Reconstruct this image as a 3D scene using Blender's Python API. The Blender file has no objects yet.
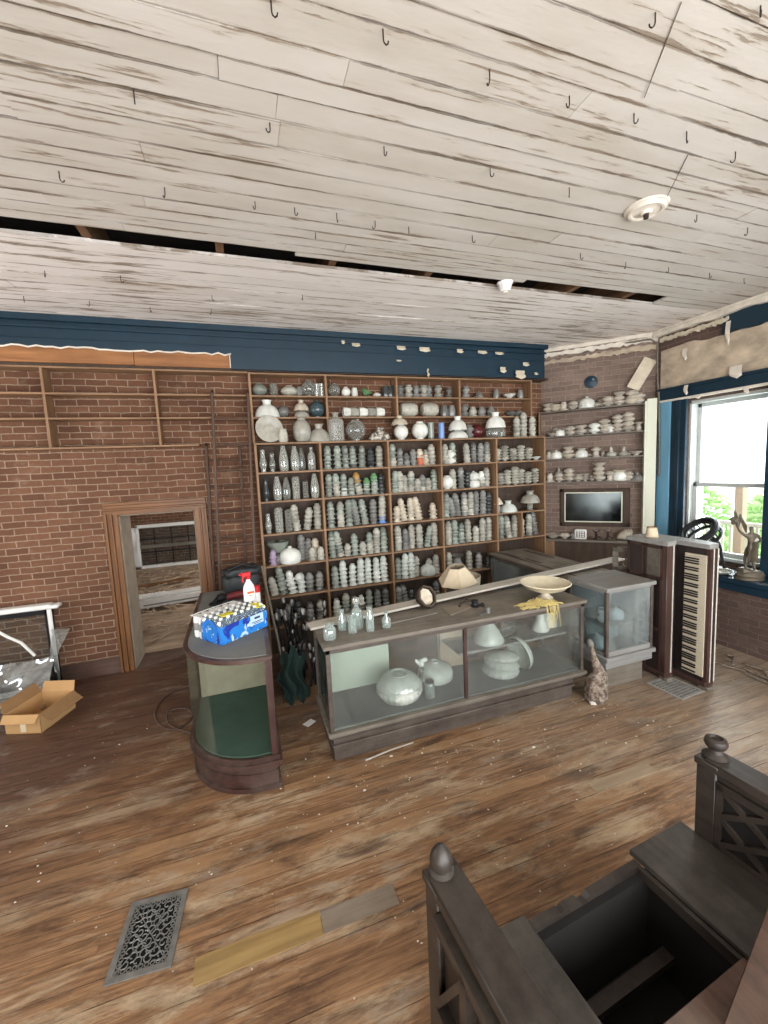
import bpy, bmesh, math, random
from mathutils import Vector, Matrix
random.seed(7)
S = bpy.context.scene
COL = S.collection
# ------------------------------------------------------------------ camera
def cam_setup():
    yaw, pit, rol = math.radians(18.679), math.radians(6.040), math.radians(-2.636)
    f = Vector((math.sin(yaw)*math.cos(pit), math.cos(yaw)*math.cos(pit), -math.sin(pit)))
    r0 = Vector((math.cos(yaw), -math.sin(yaw), 0)); u0 = r0.cross(f)
    r = r0*math.cos(rol) + u0*math.sin(rol); u = -r0*math.sin(rol) + u0*math.cos(rol)
    cd = bpy.data.cameras.new('camera'); co = bpy.data.objects.new('camera', cd); COL.objects.link(co)
    cd.sensor_fit = 'HORIZONTAL'; cd.sensor_width = 36; cd.lens = 415.7/768*36; cd.clip_start = .02; cd.clip_end = 200
    m = Matrix((r, u, -f)).transposed().to_4x4(); m.translation = (0, 0, 2.3); co.matrix_world = m
    S.camera = co
cam_setup()
# ------------------------------------------------------------------ light
W = bpy.data.worlds.new('overcast_sky'); S.world = W; W.use_nodes = True
W.node_tree.nodes['Background'].inputs[0].default_value = (.93, .97, 1, 1)
W.node_tree.nodes['Background'].inputs[1].default_value = 4.0
def area(name, loc, aim, sx, sy, power, col=(1, .98, .95)):
    l = bpy.data.lights.new(name, 'AREA'); l.shape = 'RECTANGLE'; l.size = sx; l.size_y = sy; l.energy = power; l.color = col
    o = bpy.data.objects.new(name, l); COL.objects.link(o); o.location = loc
    o.rotation_euler = (Vector(aim) - Vector(loc)).to_track_quat('-Z', 'Y').to_euler()
area('daylight_shopfront', (1.5, -2.2, 1.75), (1.2, 2, 2.15), 7.5, 2.7, 400, (.98, .98, 1))
area('daylight_side_window', (6.2, 3.57, 1.95), (4, 3.6, 2.0), .95, 2.0, 110, (.92, .97, 1))
area('fill_back_ceiling', (-4.12, 3.4, 2.3), (0, 4.2, 4.0), 1.8, 1.9, 110, (.98, .98, 1))  # added fill lamp at the windowless left wall, brightens the back ceiling
area('daylight_back_room', (2.6, 9.2, 2.0), (-2, 9.2, .6), 2.0, 1.8, 150, (1, .98, .95))
S.view_settings.view_transform = 'Standard'; S.view_settings.look = 'None'
S.view_settings.gamma = 1; S.view_settings.use_curve_mapping = False; S.view_settings.exposure = 0.0
S.cycles.use_denoising = True; S.cycles.caustics_reflective = False; S.cycles.caustics_refractive = False; S.cycles.use_light_tree = False; S.cycles.blur_glossy = 1.0; S.cycles.sample_clamp_indirect = 4.0
S.cycles.max_bounces = 8; S.cycles.transparent_max_bounces = 24; S.cycles.diffuse_bounces = 5
# ------------------------------------------------------------------ materials
def lin(c):
    return tuple(((v/255)/12.92 if v/255 <= .04045 else ((v/255+.055)/1.055)**2.4) for v in c)
class NT:
    def __init__(s, name):
        s.m = bpy.data.materials.new(name); s.m.use_nodes = True; s.t = s.m.node_tree
        s.p = s.t.nodes['Principled BSDF']; s.out = s.t.nodes['Material Output']
    def n(s, typ, ins=None, **kw):
        q = s.t.nodes.new(typ)
        for k, v in kw.items(): setattr(q, k, v)
        for k, v in (ins or {}).items(): s.put(q, k, v)
        return q
    def put(s, q, k, v):
        if isinstance(v, bpy.types.NodeSocket): s.t.links.new(v, q.inputs[k])
        elif isinstance(v, bpy.types.Node): s.t.links.new(v.outputs[0], q.inputs[k])
        else: q.inputs[k].default_value = v
    def math(s, op, a, b=0.0, c=0.0, clamp=False):
        q = s.n('ShaderNodeMath', {0: a, 1: b, 2: c}, operation=op); q.use_clamp = clamp; return q.outputs[0]
    def mix(s, f, a, b, blend='MIX'):
        q = s.n('ShaderNodeMix', data_type='RGBA', blend_type=blend)
        s.put(q, 0, f)
        for i, v in ((6, a), (7, b)):
            if isinstance(v, tuple): v = (*v[:3], 1)
            s.put(q, i, v)
        return q.outputs[2]
    def obj(s): return s.n('ShaderNodeTexCoord').outputs['Object']
    def map(s, vec, scale=(1, 1, 1), rot=(0, 0, 0), loc=(0, 0, 0)):
        return s.n('ShaderNodeMapping', {0: vec, 1: loc, 2: rot, 3: scale}).outputs[0]
    def noise(s, vec, scale=5.0, detail=4.0, rough=.55, dist=0.0):
        return s.n('ShaderNodeTexNoise', {'Vector': vec, 'Scale': scale, 'Detail': detail, 'Roughness': rough, 'Distortion': dist}).outputs[0]
    def ramp(s, v, a, b):
        return s.n('ShaderNodeMapRange', {0: v, 1: a, 2: b, 3: 0.0, 4: 1.0}).outputs[0]
    def bump(s, h, strength=.3, dist=.01):
        q = s.n('ShaderNodeBump', {'Height': h, 'Strength': strength, 'Distance': dist}); s.t.links.new(q.outputs[0], s.p.inputs['Normal'])
    def set(s, **kw):
        for k, v in kw.items():
            k = {'base': 'Base Color', 'rough': 'Roughness', 'metal': 'Metallic', 'spec': 'Specular IOR Level', 'coat': 'Coat Weight'}.get(k, k)
            if isinstance(v, tuple) and len(v) == 3: v = (*v, 1)
            s.put(s.p, k, v)
        return s.m
def plain(name, rgb, rough=.6, metal=0.0, var=.15, scale=9.0, dust=0.0, bump=.1, spec=.4, stretch=(1, 1, 1)):
    t = NT(name); c = lin(rgb); v = t.map(t.obj(), stretch)
    f = t.noise(v, scale, 5)
    f = t.ramp(f, .3, .7)
    col = t.mix(f, tuple(x*(1-var) for x in c), tuple(min(1, x*(1+var)) for x in c))
    if dust:
        g = t.ramp(t.noise(t.obj(), 3.3, 6, .65), .42, .68)
        up = t.n('ShaderNodeSeparateXYZ', {0: t.n('ShaderNodeNewGeometry').outputs['Normal']}).outputs[2]
        g = t.math('MULTIPLY', g, t.math('MULTIPLY_ADD', up, .5, .5, True))
        col = t.mix(t.math('MULTIPLY', g, dust), col, lin((158, 152, 142)))
    if bump: t.bump(f, bump, .004)
    return t.set(base=col, rough=rough, metal=metal, spec=spec)
def wood(name, a, b, axis='x', rough=.5, dust=.3, spec=.4, grain=22.0):
    t = NT(name); st = {'x': (.08, 1, 1), 'y': (1, .08, 1), 'z': (1, 1, .08)}[axis]
    o = t.obj()
    f = t.ramp(t.noise(t.map(o, st), grain, 6, .6, .4), .3, .72)
    col = t.mix(f, lin(a), lin(b))
    big = t.ramp(t.noise(o, 2.1, 4), .35, .7)
    col = t.mix(t.math('MULTIPLY', big, .35), col, tuple(x*.6 for x in lin(a)))
    if dust:
        g = t.ramp(t.noise(o, 2.6, 6, .7), .4, .7)
        up = t.n('ShaderNodeSeparateXYZ', {0: t.n('ShaderNodeNewGeometry').outputs['Normal']}).outputs[2]
        g = t.math('MULTIPLY', g, t.math('MULTIPLY_ADD', up, .6, .4, True))
        col = t.mix(t.math('MULTIPLY', g, dust), col, lin((160, 152, 140)))
    t.bump(f, .15, .003)
    return t.set(base=col, rough=rough, spec=spec)
def brick(name, c1, c2, mort, diag=False, big=.06):
    t = NT(name); o = t.obj()
    s = t.n('ShaderNodeSeparateXYZ', {0: o})
    al = t.math('MULTIPLY', t.math('SUBTRACT', s.outputs[0], s.outputs[1]), .7071) if diag == 1 else (s.outputs[1] if diag == 2 else s.outputs[0])
    vec = t.n('ShaderNodeCombineXYZ', {0: al, 1: s.outputs[2], 2: 0.0}).outputs[0]
    wob = t.n('ShaderNodeTexNoise', {'Vector': vec, 'Scale': 6.0, 'Detail': 3.0}).outputs[1]
    vec2 = t.n('ShaderNodeVectorMath', {0: vec, 1: t.n('ShaderNodeVectorMath', {0: wob, 1: (.03, .028, 0)}, operation='MULTIPLY').outputs[0]}, operation='ADD').outputs[0]
    b = t.n('ShaderNodeTexBrick', {'Vector': vec2, 'Color1': (*lin(c1), 1), 'Color2': (*lin(c2), 1), 'Mortar': (*lin(mort), 1), 'Scale': 1.0,
        'Mortar Size': .0072, 'Mortar Smooth': .45, 'Bias': -.1, 'Brick Width': .207, 'Row Height': .0735})
    n1 = t.noise(vec, 26, 5, .65); n2 = t.ramp(t.noise(vec, 1.6, 6, .62), .38, .66)
    col = t.mix(t.math('MULTIPLY', t.ramp(n1, .35, .75), .45), b.outputs[0], tuple(x*.5 for x in lin(c1)))
    col = t.mix(t.math('MULTIPLY', n2, .35), col, tuple(x*.55 for x in lin(c2)))
    eff = t.ramp(t.noise(vec, 2.9, 7, .7), .58, .74)
    col = t.mix(t.math('MULTIPLY', eff, .38), col, lin(mort))
    t.bump(t.math('ADD', t.math('MULTIPLY', b.outputs[1], -1.0), t.math('MULTIPLY', n1, .45)), .7, .012)
    return t.set(base=col, rough=.92, spec=.15)
def pane(name, tint=(.86, .93, .9), haze=.10, refl=.10, rough=.06):
    t = NT(name); o = t.obj()
    tr = t.n('ShaderNodeBsdfTransparent', {0: (*tint, 1)}); gl = t.n('ShaderNodeBsdfGlossy', {0: (1, 1, 1, 1), 'Roughness': rough})
    df = t.n('ShaderNodeBsdfDiffuse', {0: (*lin((196, 202, 198)), 1)})
    lw = t.n('ShaderNodeLayerWeight', {0: .18}).outputs[0]
    f = t.math('MULTIPLY_ADD', lw, 1.0, refl*.5, True) if rough < .1 else t.math('MULTIPLY', t.math('MULTIPLY', lw, lw), .25, 0, True)
    m1 = t.n('ShaderNodeMixShader', {0: f, 1: tr.outputs[0], 2: gl.outputs[0]})
    h = t.math('MULTIPLY', t.ramp(t.noise(t.map(o, (1, 1, .5), (.4, .2, .3)), 2.4, 7, .65, .8), .28, .85), haze*2)
    m2 = t.n('ShaderNodeMixShader', {0: h, 1: m1.outputs[0], 2: df.outputs[0]})
    t.t.links.new((m2 if haze else m1).outputs[0], t.out.inputs[0]); return t.m
def clear_glass(name, tint=(.8, .86, .84), body=.16, rgb=(200, 206, 202)):
    t = NT(name)
    tr = t.n('ShaderNodeBsdfTransparent', {0: (*tint, 1)}); gl = t.n('ShaderNodeBsdfGlossy', {0: (.95, 1, 1, 1), 'Roughness': .08})
    df = t.n('ShaderNodeBsdfDiffuse', {0: (*lin(rgb), 1)})
    lw = t.n('ShaderNodeLayerWeight', {0: .45}).outputs[1]
    m1 = t.n('ShaderNodeMixShader', {0: t.math('MULTIPLY_ADD', lw, .6, .06, True), 1: tr.outputs[0], 2: gl.outputs[0]})
    m2 = t.n('ShaderNodeMixShader', {0: t.math('MULTIPLY_ADD', lw, .3, body, True), 1: m1.outputs[0], 2: df.outputs[0]})
    t.t.links.new(m2.outputs[0], t.out.inputs[0]); return t.m
def ware(name, rgb, rough=.28, var=.18, grime=.35, trans=0.0):
    """old pressed or opal glass: per-thing tint, grime in patches"""
    t = NT(name); c = lin(rgb); r = t.n('ShaderNodeObjectInfo').outputs['Random']
    col = t.mix(r, tuple(x*(1-var) for x in c), tuple(min(.9, x*(1+var)) for x in c))
    g = t.ramp(t.noise(t.obj(), 17, 5, .6), .42, .75)
    col = t.mix(t.math('MULTIPLY', g, grime), col, lin((96, 90, 80)))
    return t.set(base=col, rough=rough, spec=.55)

M = {}
M['oak'] = wood('shelf_pine', (122, 92, 66), (168, 132, 98), 'x', .6, .3)
M['oakz'] = wood('shelf_pine_upright', (122, 92, 66), (168, 132, 98), 'z', .6, .15)
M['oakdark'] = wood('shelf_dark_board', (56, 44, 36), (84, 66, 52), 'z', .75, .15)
M['fascia'] = wood('raw_pine_fascia', (134, 88, 52), (176, 122, 76), 'x', .55, 0)
M['mahog'] = wood('mahogany_case', (52, 34, 30), (86, 60, 54), 'x', .38, .35)
M['mahogz'] = wood('mahogany_post', (46, 28, 26), (78, 50, 46), 'z', .38, .2)
M['case'] = wood('weathered_case_wood', (58, 50, 46), (96, 86, 78), 'x', .5, .45)
M['casey'] = wood('weathered_case_wood_long', (58, 50, 46), (96, 86, 78), 'y', .5, .5)
M['casetop'] = wood('weathered_counter_top', (92, 86, 76), (128, 120, 108), 'x', .6, .55)
M['casetopy'] = wood('weathered_counter_top_long', (92, 84, 74), (128, 118, 104), 'y', .6, .55)
M['greycase'] = wood('grey_painted_case', (128, 128, 126), (158, 158, 154), 'x', .5, .4)
M['paleboard'] = wood('pale_plank', (186, 180, 168), (214, 208, 196), 'x', .7, .1)
M['door'] = wood('oak_door_trim', (104, 68, 40), (142, 98, 60), 'z', .42, 0)
M['doorx'] = wood('oak_door_head', (104, 68, 40), (142, 98, 60), 'x', .42, 0)
M['jamb'] = plain('grey_jamb_plaster', (140, 128, 112), .85, var=.2, scale=6)
M['basebd'] = wood('brown_baseboard', (72, 52, 44), (104, 78, 66), 'x', .55, .3)
M['ladder'] = wood('ladder_wood', (60, 42, 32), (98, 70, 52), 'z', .6, .1)
M['settle'] = wood('dark_oak_settle', (33, 28, 25), (58, 49, 43), 'y', .42, .15)
M['settlex'] = wood('dark_oak_settle_seat', (44, 40, 36), (68, 62, 56), 'y', .45, .2)
M['reddish'] = wood('reddish_board', (62, 42, 34), (98, 70, 56), 'y', .55, .2)
M['redorgan'] = wood('organ_walnut', (54, 37, 33), (86, 62, 56), 'z', .35, .1)
M['organdk'] = wood('organ_dark_case', (34, 28, 28), (58, 48, 46), 'z', .5, .1)
M['brick'] = brick('red_brick_wall', (128, 92, 71), (100, 70, 55), (172, 150, 128))
M['brickdk'] = brick('sooty_brick', (104, 70, 58), (78, 54, 46), (128, 108, 94))
M['brickgrey'] = brick('dusty_chimney_brick', (146, 126, 114), (122, 104, 94), (164, 150, 138), 1)
M['bricky'] = brick('side_wall_brick', (112, 92, 84), (92, 76, 70), (128, 114, 104), 2)
M['teal'] = plain('teal_paint', (15, 46, 62), .42, var=.16, scale=3, bump=.05, spec=.5)
M['tealedge'] = plain('torn_paint_edge', (222, 214, 200), .8)
M['blue'] = plain('lit_casing_paint', (112, 164, 192), .45, var=.2, scale=5, stretch=(1, 1, .2))  # blue paint made paler to carry window light on this casing board
M['navy'] = plain('navy_casing_paint', (26, 50, 66), .45, var=.25, scale=4)
M['cream'] = plain('cream_board_paint', (222, 224, 204), .6, var=.08, scale=5, stretch=(1, 1, .2))
M['white'] = plain('white_paint', (232, 232, 228), .5, var=.06)
M['sash'] = plain('grey_sash_paint', (196, 200, 196), .5, var=.08); M['plaster'] = plain('stained_plaster', (192, 176, 154), .9, var=.34, scale=4.0, bump=.8, stretch=(1, 1, 1.6))  # sash paint is a step greyer than the plain white
M['paper'] = plain('torn_wallpaper', (208, 198, 176), .85, var=.12, scale=12)
M['dirt'] = plain('dirt_floor', (172, 152, 130), .95, var=.4, scale=5, bump=.6, stretch=(.4, 1.3, 1))
M['dark'] = plain('dark_void_wood', (40, 32, 26), .9, var=.3)
M['joist'] = wood('joist_wood', (92, 66, 44), (136, 100, 70), 'y', .8, 0)
M['wallplain'] = plain('old_plaster_wall', (166, 150, 130), .9, var=.15, scale=2)
M['iron'] = plain('rusty_iron', (60, 50, 44), .6, .5, var=.3, scale=20)
M['ironblk'] = plain('black_iron', (36, 36, 38), .5, .5, var=.3, scale=12)
M['steel'] = plain('grey_metal', (142, 142, 140), .35, .7, var=.15)
M['grate'] = plain('dull_grate_metal', (132, 132, 128), .5, .5, var=.25, scale=15)
M['grate2'] = plain('pale_grate_metal', (172, 170, 164), .55, .3, var=.2, scale=15)
M['black'] = plain('black_hole', (10, 10, 10), .95, var=.1, bump=0)
M['felt'] = plain('dark_green_felt', (74, 92, 82), .95, var=.15, scale=4)
M['greypad'] = plain('grey_case_bed', (118, 120, 118), .9, var=.15, scale=4)
M['palegreen'] = plain('pale_green_panel', (206, 216, 200), .6, var=.05, scale=3)
M['tan'] = plain('tan_backing', (172, 158, 138), .8, var=.1)
M['pane'] = pane('dusty_case_glass', (.93, .95, .94), haze=.05, refl=.08)
M['paneclean'] = pane('case_glass_curved', (.9, .94, .92), haze=.0, refl=.0, rough=.25)
M['panedirty'] = pane('grimy_side_case_glass', (.84, .92, .95), haze=.2, refl=.12)
M['winglass'] = pane('window_glass', (.97, .99, .98), haze=.02, refl=.05)
t = NT('clouded_upper_window_glass'); tr_ = t.n('ShaderNodeBsdfTransparent', {0: (1, 1, 1, 1)}); tl_ = t.n('ShaderNodeBsdfTranslucent', {0: (.5, .52, .53, 1)})
mm_ = t.n('ShaderNodeMixShader', {0: t.math('MULTIPLY_ADD', t.ramp(t.noise(t.map(t.obj(), (1, 1, .4)), 5, 5), .3, .8), .2, .72), 1: tr_.outputs[0], 2: tl_.outputs[0]}); t.t.links.new(mm_.outputs[0], t.out.inputs[0]); M['winmilk'] = t.m
M['glassshelf'] = pane('glass_shelf', (.85, .93, .9), haze=.24, refl=.1)
M['clear'] = clear_glass('clear_glass', (.88, .9, .88), .26, (206, 206, 198)); M['clearcool'] = clear_glass('smoked_clear_glass', (.72, .74, .72), .24, (168, 168, 160))
M['bottle'] = clear_glass('bottle_glass', (.86, .92, .9), .14, (214, 222, 218))
M['darkglass'] = ware('dark_glass', (58, 62, 62), .15, .3, .2)
M['milk'] = ware('milk_glass', (226, 228, 220), .22, .1, .22)
M['milkgreen'] = ware('greenish_opal_glass', (204, 210, 202), .25, .12, .25)
M['ribgreen'] = ware('grey_green_pressed_glass', (142, 150, 140), .22, .42, .4)
M['ribgrey'] = ware('grey_pressed_glass', (126, 126, 122), .25, .4, .4)
M['ivory'] = ware('ivory_glass', (228, 218, 190), .3, .05, .2); M['creamg'] = ware('cream_opal_glass', (206, 196, 176), .3, .16, .35)
M['greyopal'] = ware('dusty_opal_glass', (172, 170, 158), .32, .3, .45)
M['dustyopal'] = ware('very_dusty_opal_glass', (196, 188, 174), .5, .14, .45)
M['amber'] = ware('amber_glass', (170, 130, 70), .25, .2, .2); M['greenglass'] = ware('green_glass', (96, 140, 96), .2, .15, .2)
M['orange'] = ware('orange_tinted_glass', (204, 118, 86), .3, .1, .2); M['redglass'] = ware('dark_red_glass', (92, 30, 36), .2, .1, .2); M['lilac'] = ware('lilac_glass', (166, 148, 172), .3, .1, .2)
M['blueglass'] = ware('blue_glass', (104, 140, 196), .25, .1, .1); M['teald'] = ware('dark_teal_glass', (58, 78, 84), .15, .1, .1)
M['maroon'] = plain('maroon_tool_plastic', (112, 36, 40), .45, var=.1); M['red'] = plain('red_plastic', (206, 36, 40), .4, var=.05); M['whiteplastic'] = plain('white_plastic', (238, 238, 236), .35, var=.03)
M['cardboard'] = plain('cardboard', (190, 152, 104), .85, var=.08, scale=4); M['carddk'] = plain('cardboard_inside', (150, 116, 78), .9, var=.08)
M['parch'] = plain('parchment_shade', (214, 198, 170), .8, var=.12); M['straw'] = plain('straw_fibre', (214, 196, 130), .85, var=.2, scale=40)
M['plasterdust'] = plain('plaster_crumb', (224, 218, 206), .9)
M['leaf'] = plain('porch_foliage', (170, 206, 136), .8, var=.35, scale=6); M['porchwood'] = plain('porch_post_paint', (206, 186, 164), .7, var=.1)
M['key'] = plain('ivory_key', (206, 196, 174), .4, var=.06); M['keyblk'] = plain('ebony_key', (24, 22, 22), .4, var=.1)
def ceiling_paint(name='peeling_white_ceiling_paint', ca=(212, 207, 198), cb=(188, 180, 166), cc=(222, 218, 211)):
    t = NT(name); uv = t.n('ShaderNodeTexCoord').outputs['UV']; o = t.obj()
    s = t.n('ShaderNodeSeparateXYZ', {0: uv}); v = s.outputs[1]
    edge = t.math('MULTIPLY', t.math('ABSOLUTE', t.math('SUBTRACT', v, .5)), 2.0)      # 0 middle .. 1 edge
    rnd = t.n('ShaderNodeNewGeometry').outputs['Random Per Island']
    base = t.mix(t.ramp(t.noise(t.map(o, (.5, 2, 1)), 2.2, 5, .6), .3, .75), lin(ca), lin(cb))
    base = t.mix(t.math('MULTIPLY', rnd, .4), base, lin(cc))
    streak = t.noise(t.map(o, (1.1, 15, 1)), 1.7, 7, .62, .3)
    fine = t.noise(t.map(o, (5, 30, 1)), 2.2, 5, .6)
    big = t.noise(t.map(o, (.5, .9, 1)), 1.5, 3)
    sum_ = t.math('ADD', t.math('ADD', streak, t.math('MULTIPLY', t.math('POWER', edge, 6.0), .13)), t.math('MULTIPLY', t.math('SUBTRACT', fine, .5), .22))
    sum_ = t.math('ADD', sum_, t.math('MULTIPLY', t.math('SUBTRACT', big, .5), .5))
    yb_ = t.ramp(t.n('ShaderNodeSeparateXYZ', {0: o}).outputs[1], 2.6, 4.4)
    sum_ = t.math('ADD', sum_, t.math('MULTIPLY', yb_, .045))
    peel = t.ramp(sum_, .65, .69)
    scuff = t.ramp(sum_, .585, .66)
    col = t.mix(t.math('MULTIPLY', scuff, .45), base, lin((180, 166, 146)))
    col = t.mix(t.math('MULTIPLY', peel, .8), col, t.mix(fine, lin((108, 92, 76)), lin((166, 150, 130))))
    chip = t.math('SUBTRACT', t.noise(t.map(o, (2.4, 14, 1)), 2.5, 6, .68), .5)
    line = t.ramp(t.math('ADD', t.math('MULTIPLY', t.math('SUBTRACT', t.noise(t.map(o, (.8, 3, 1)), 1.3, 3), .5), .22), t.math('ADD', edge, t.math('MULTIPLY', chip, .42))), .90, .955)
    line = t.math('MULTIPLY', line, t.math('MULTIPLY_ADD', t.ramp(t.noise(t.map(o, (.9, 5, 1), loc=(4, 2, 0)), 1.6, 4), .35, .6), .75, .25))
    line = t.math('MULTIPLY', line, t.math('MULTIPLY_ADD', yb_, -.45, 1.0))
    col = t.mix(t.math('MULTIPLY', line, .82), col, lin((84, 70, 56)))
    t.bump(t.math('SUBTRACT', t.math('MULTIPLY', fine, .4), peel), .5, .004)
    return t.set(base=col, rough=.62, spec=.3)
def floor_wood():
    t = NT('worn_plank_floor'); uv = t.n('ShaderNodeTexCoord').outputs['UV']; o = t.obj()
    s = t.n('ShaderNodeSeparateXYZ', {0: uv}); v = s.outputs[1]
    edge = t.math('MULTIPLY', t.math('ABSOLUTE', t.math('SUBTRACT', v, .5)), 2.0)
    rnd = t.n('ShaderNodeNewGeometry').outputs['Random Per Island']
    off = t.n('ShaderNodeCombineXYZ', {0: t.math('MULTIPLY', rnd, 13.0), 1: 0.0, 2: t.math('MULTIPLY', rnd, 7.0)}).outputs[0]
    vec = t.n('ShaderNodeVectorMath', {0: o, 1: off}, operation='ADD').outputs[0]
    grain = t.noise(t.map(vec, (1.1, 20, 1)), 2.6, 8, .68, .6)
    g2 = t.noise(t.map(vec, (3, 46, 1)), 3.0, 5, .6)
    col = t.mix(t.ramp(grain, .38, .62), lin((108, 79, 55)), lin((176, 136, 98)))
    col = t.mix(t.math('MULTIPLY', t.ramp(g2, .45, .7), .4), col, lin((96, 70, 50)))
    col = t.mix(t.math('MULTIPLY', rnd, .45), col, lin((124, 90, 64)), 'MIX')
    col = t.mix(t.math('MULTIPLY', t.math('GREATER_THAN', rnd, .86), .4), col, lin((180, 144, 106)))
    blot = t.noise(t.map(o, (.7, 2.7, 1), loc=(2, 7, 0)), 1.7, 9, .74, .4)
    col = t.mix(t.math('MULTIPLY', t.ramp(blot, .5, .62), .75), col, lin((192, 172, 142)))
    blot2 = t.noise(t.map(o, (.8, 3.6, 1), loc=(5, 2, 0)), 1.9, 9, .74, .4)
    col = t.mix(t.math('MULTIPLY', t.ramp(blot2, .51, .64), .72), col, lin((64, 44, 34)))
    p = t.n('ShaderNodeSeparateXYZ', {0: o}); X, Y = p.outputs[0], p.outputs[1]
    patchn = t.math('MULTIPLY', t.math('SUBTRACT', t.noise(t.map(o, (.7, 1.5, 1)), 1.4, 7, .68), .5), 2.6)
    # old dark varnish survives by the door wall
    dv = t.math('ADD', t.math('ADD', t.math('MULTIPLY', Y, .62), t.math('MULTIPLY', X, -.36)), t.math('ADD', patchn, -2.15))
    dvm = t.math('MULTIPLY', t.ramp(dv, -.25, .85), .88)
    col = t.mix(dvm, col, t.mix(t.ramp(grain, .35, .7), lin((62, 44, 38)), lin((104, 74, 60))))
    # grey scuffed dust at right and along the cases, with window glare painted in
    gv = t.math('ADD', t.math('ADD', t.math('MULTIPLY', X, .42), t.math('MULTIPLY', Y, .34)), t.math('ADD', patchn, -1.75))
    gvm = t.math('MULTIPLY', t.ramp(gv, -.3, 1.1), t.math('SUBTRACT', .62, t.math('MULTIPLY', dvm, .45)))
    col = t.mix(gvm, col, t.mix(t.ramp(grain, .3, .7), lin((112, 102, 90)), lin((182, 173, 158))))
    st = t.noise(t.map(o, (1, 2.4, 1), loc=(3, 1, 0)), 2.1, 8, .7)
    col = t.mix(t.math('MULTIPLY', t.ramp(st, .55, .68), .5), col, lin((166, 156, 140)))
    col = t.mix(t.math('MULTIPLY', t.ramp(t.noise(t.map(o, (1, 2, 1), loc=(9, 4, 0)), 1.7, 7, .7), .56, .72), .45), col, lin((62, 46, 38)))
    spk = t.n('ShaderNodeTexVoronoi', {'Vector': o, 'Scale': 17.0}, feature='F1')
    spm = t.math('MULTIPLY', t.math('LESS_THAN', spk.outputs[0], .085), t.math('GREATER_THAN', t.n('ShaderNodeSeparateXYZ', {0: spk.outputs[1]}).outputs[0], .74))
    col = t.mix(t.math('MULTIPLY', spm, .8), col, lin((206, 198, 184)))
    col = t.mix(t.math('MULTIPLY', t.ramp(edge, .94, .995), t.math('MULTIPLY', t.ramp(t.noise(t.map(o, (2, 9, 1)), 1.7, 5), .4, .6), .75)), col, lin((52, 38, 30)))
    t.bump(t.math('ADD', grain, t.math('MULTIPLY', g2, .6)), .35, .004)
    return t.set(base=col, rough=t.math('MULTIPLY_ADD', grain, .34, .28), spec=.45)
M['ceil'] = ceiling_paint(); M['ceilback'] = ceiling_paint('brightened_ceiling_paint', (246, 240, 234), (226, 218, 208), (250, 245, 240)); M['floor'] = floor_wood()  # back ceiling boards coloured whiter to make up for missing light there
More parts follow.
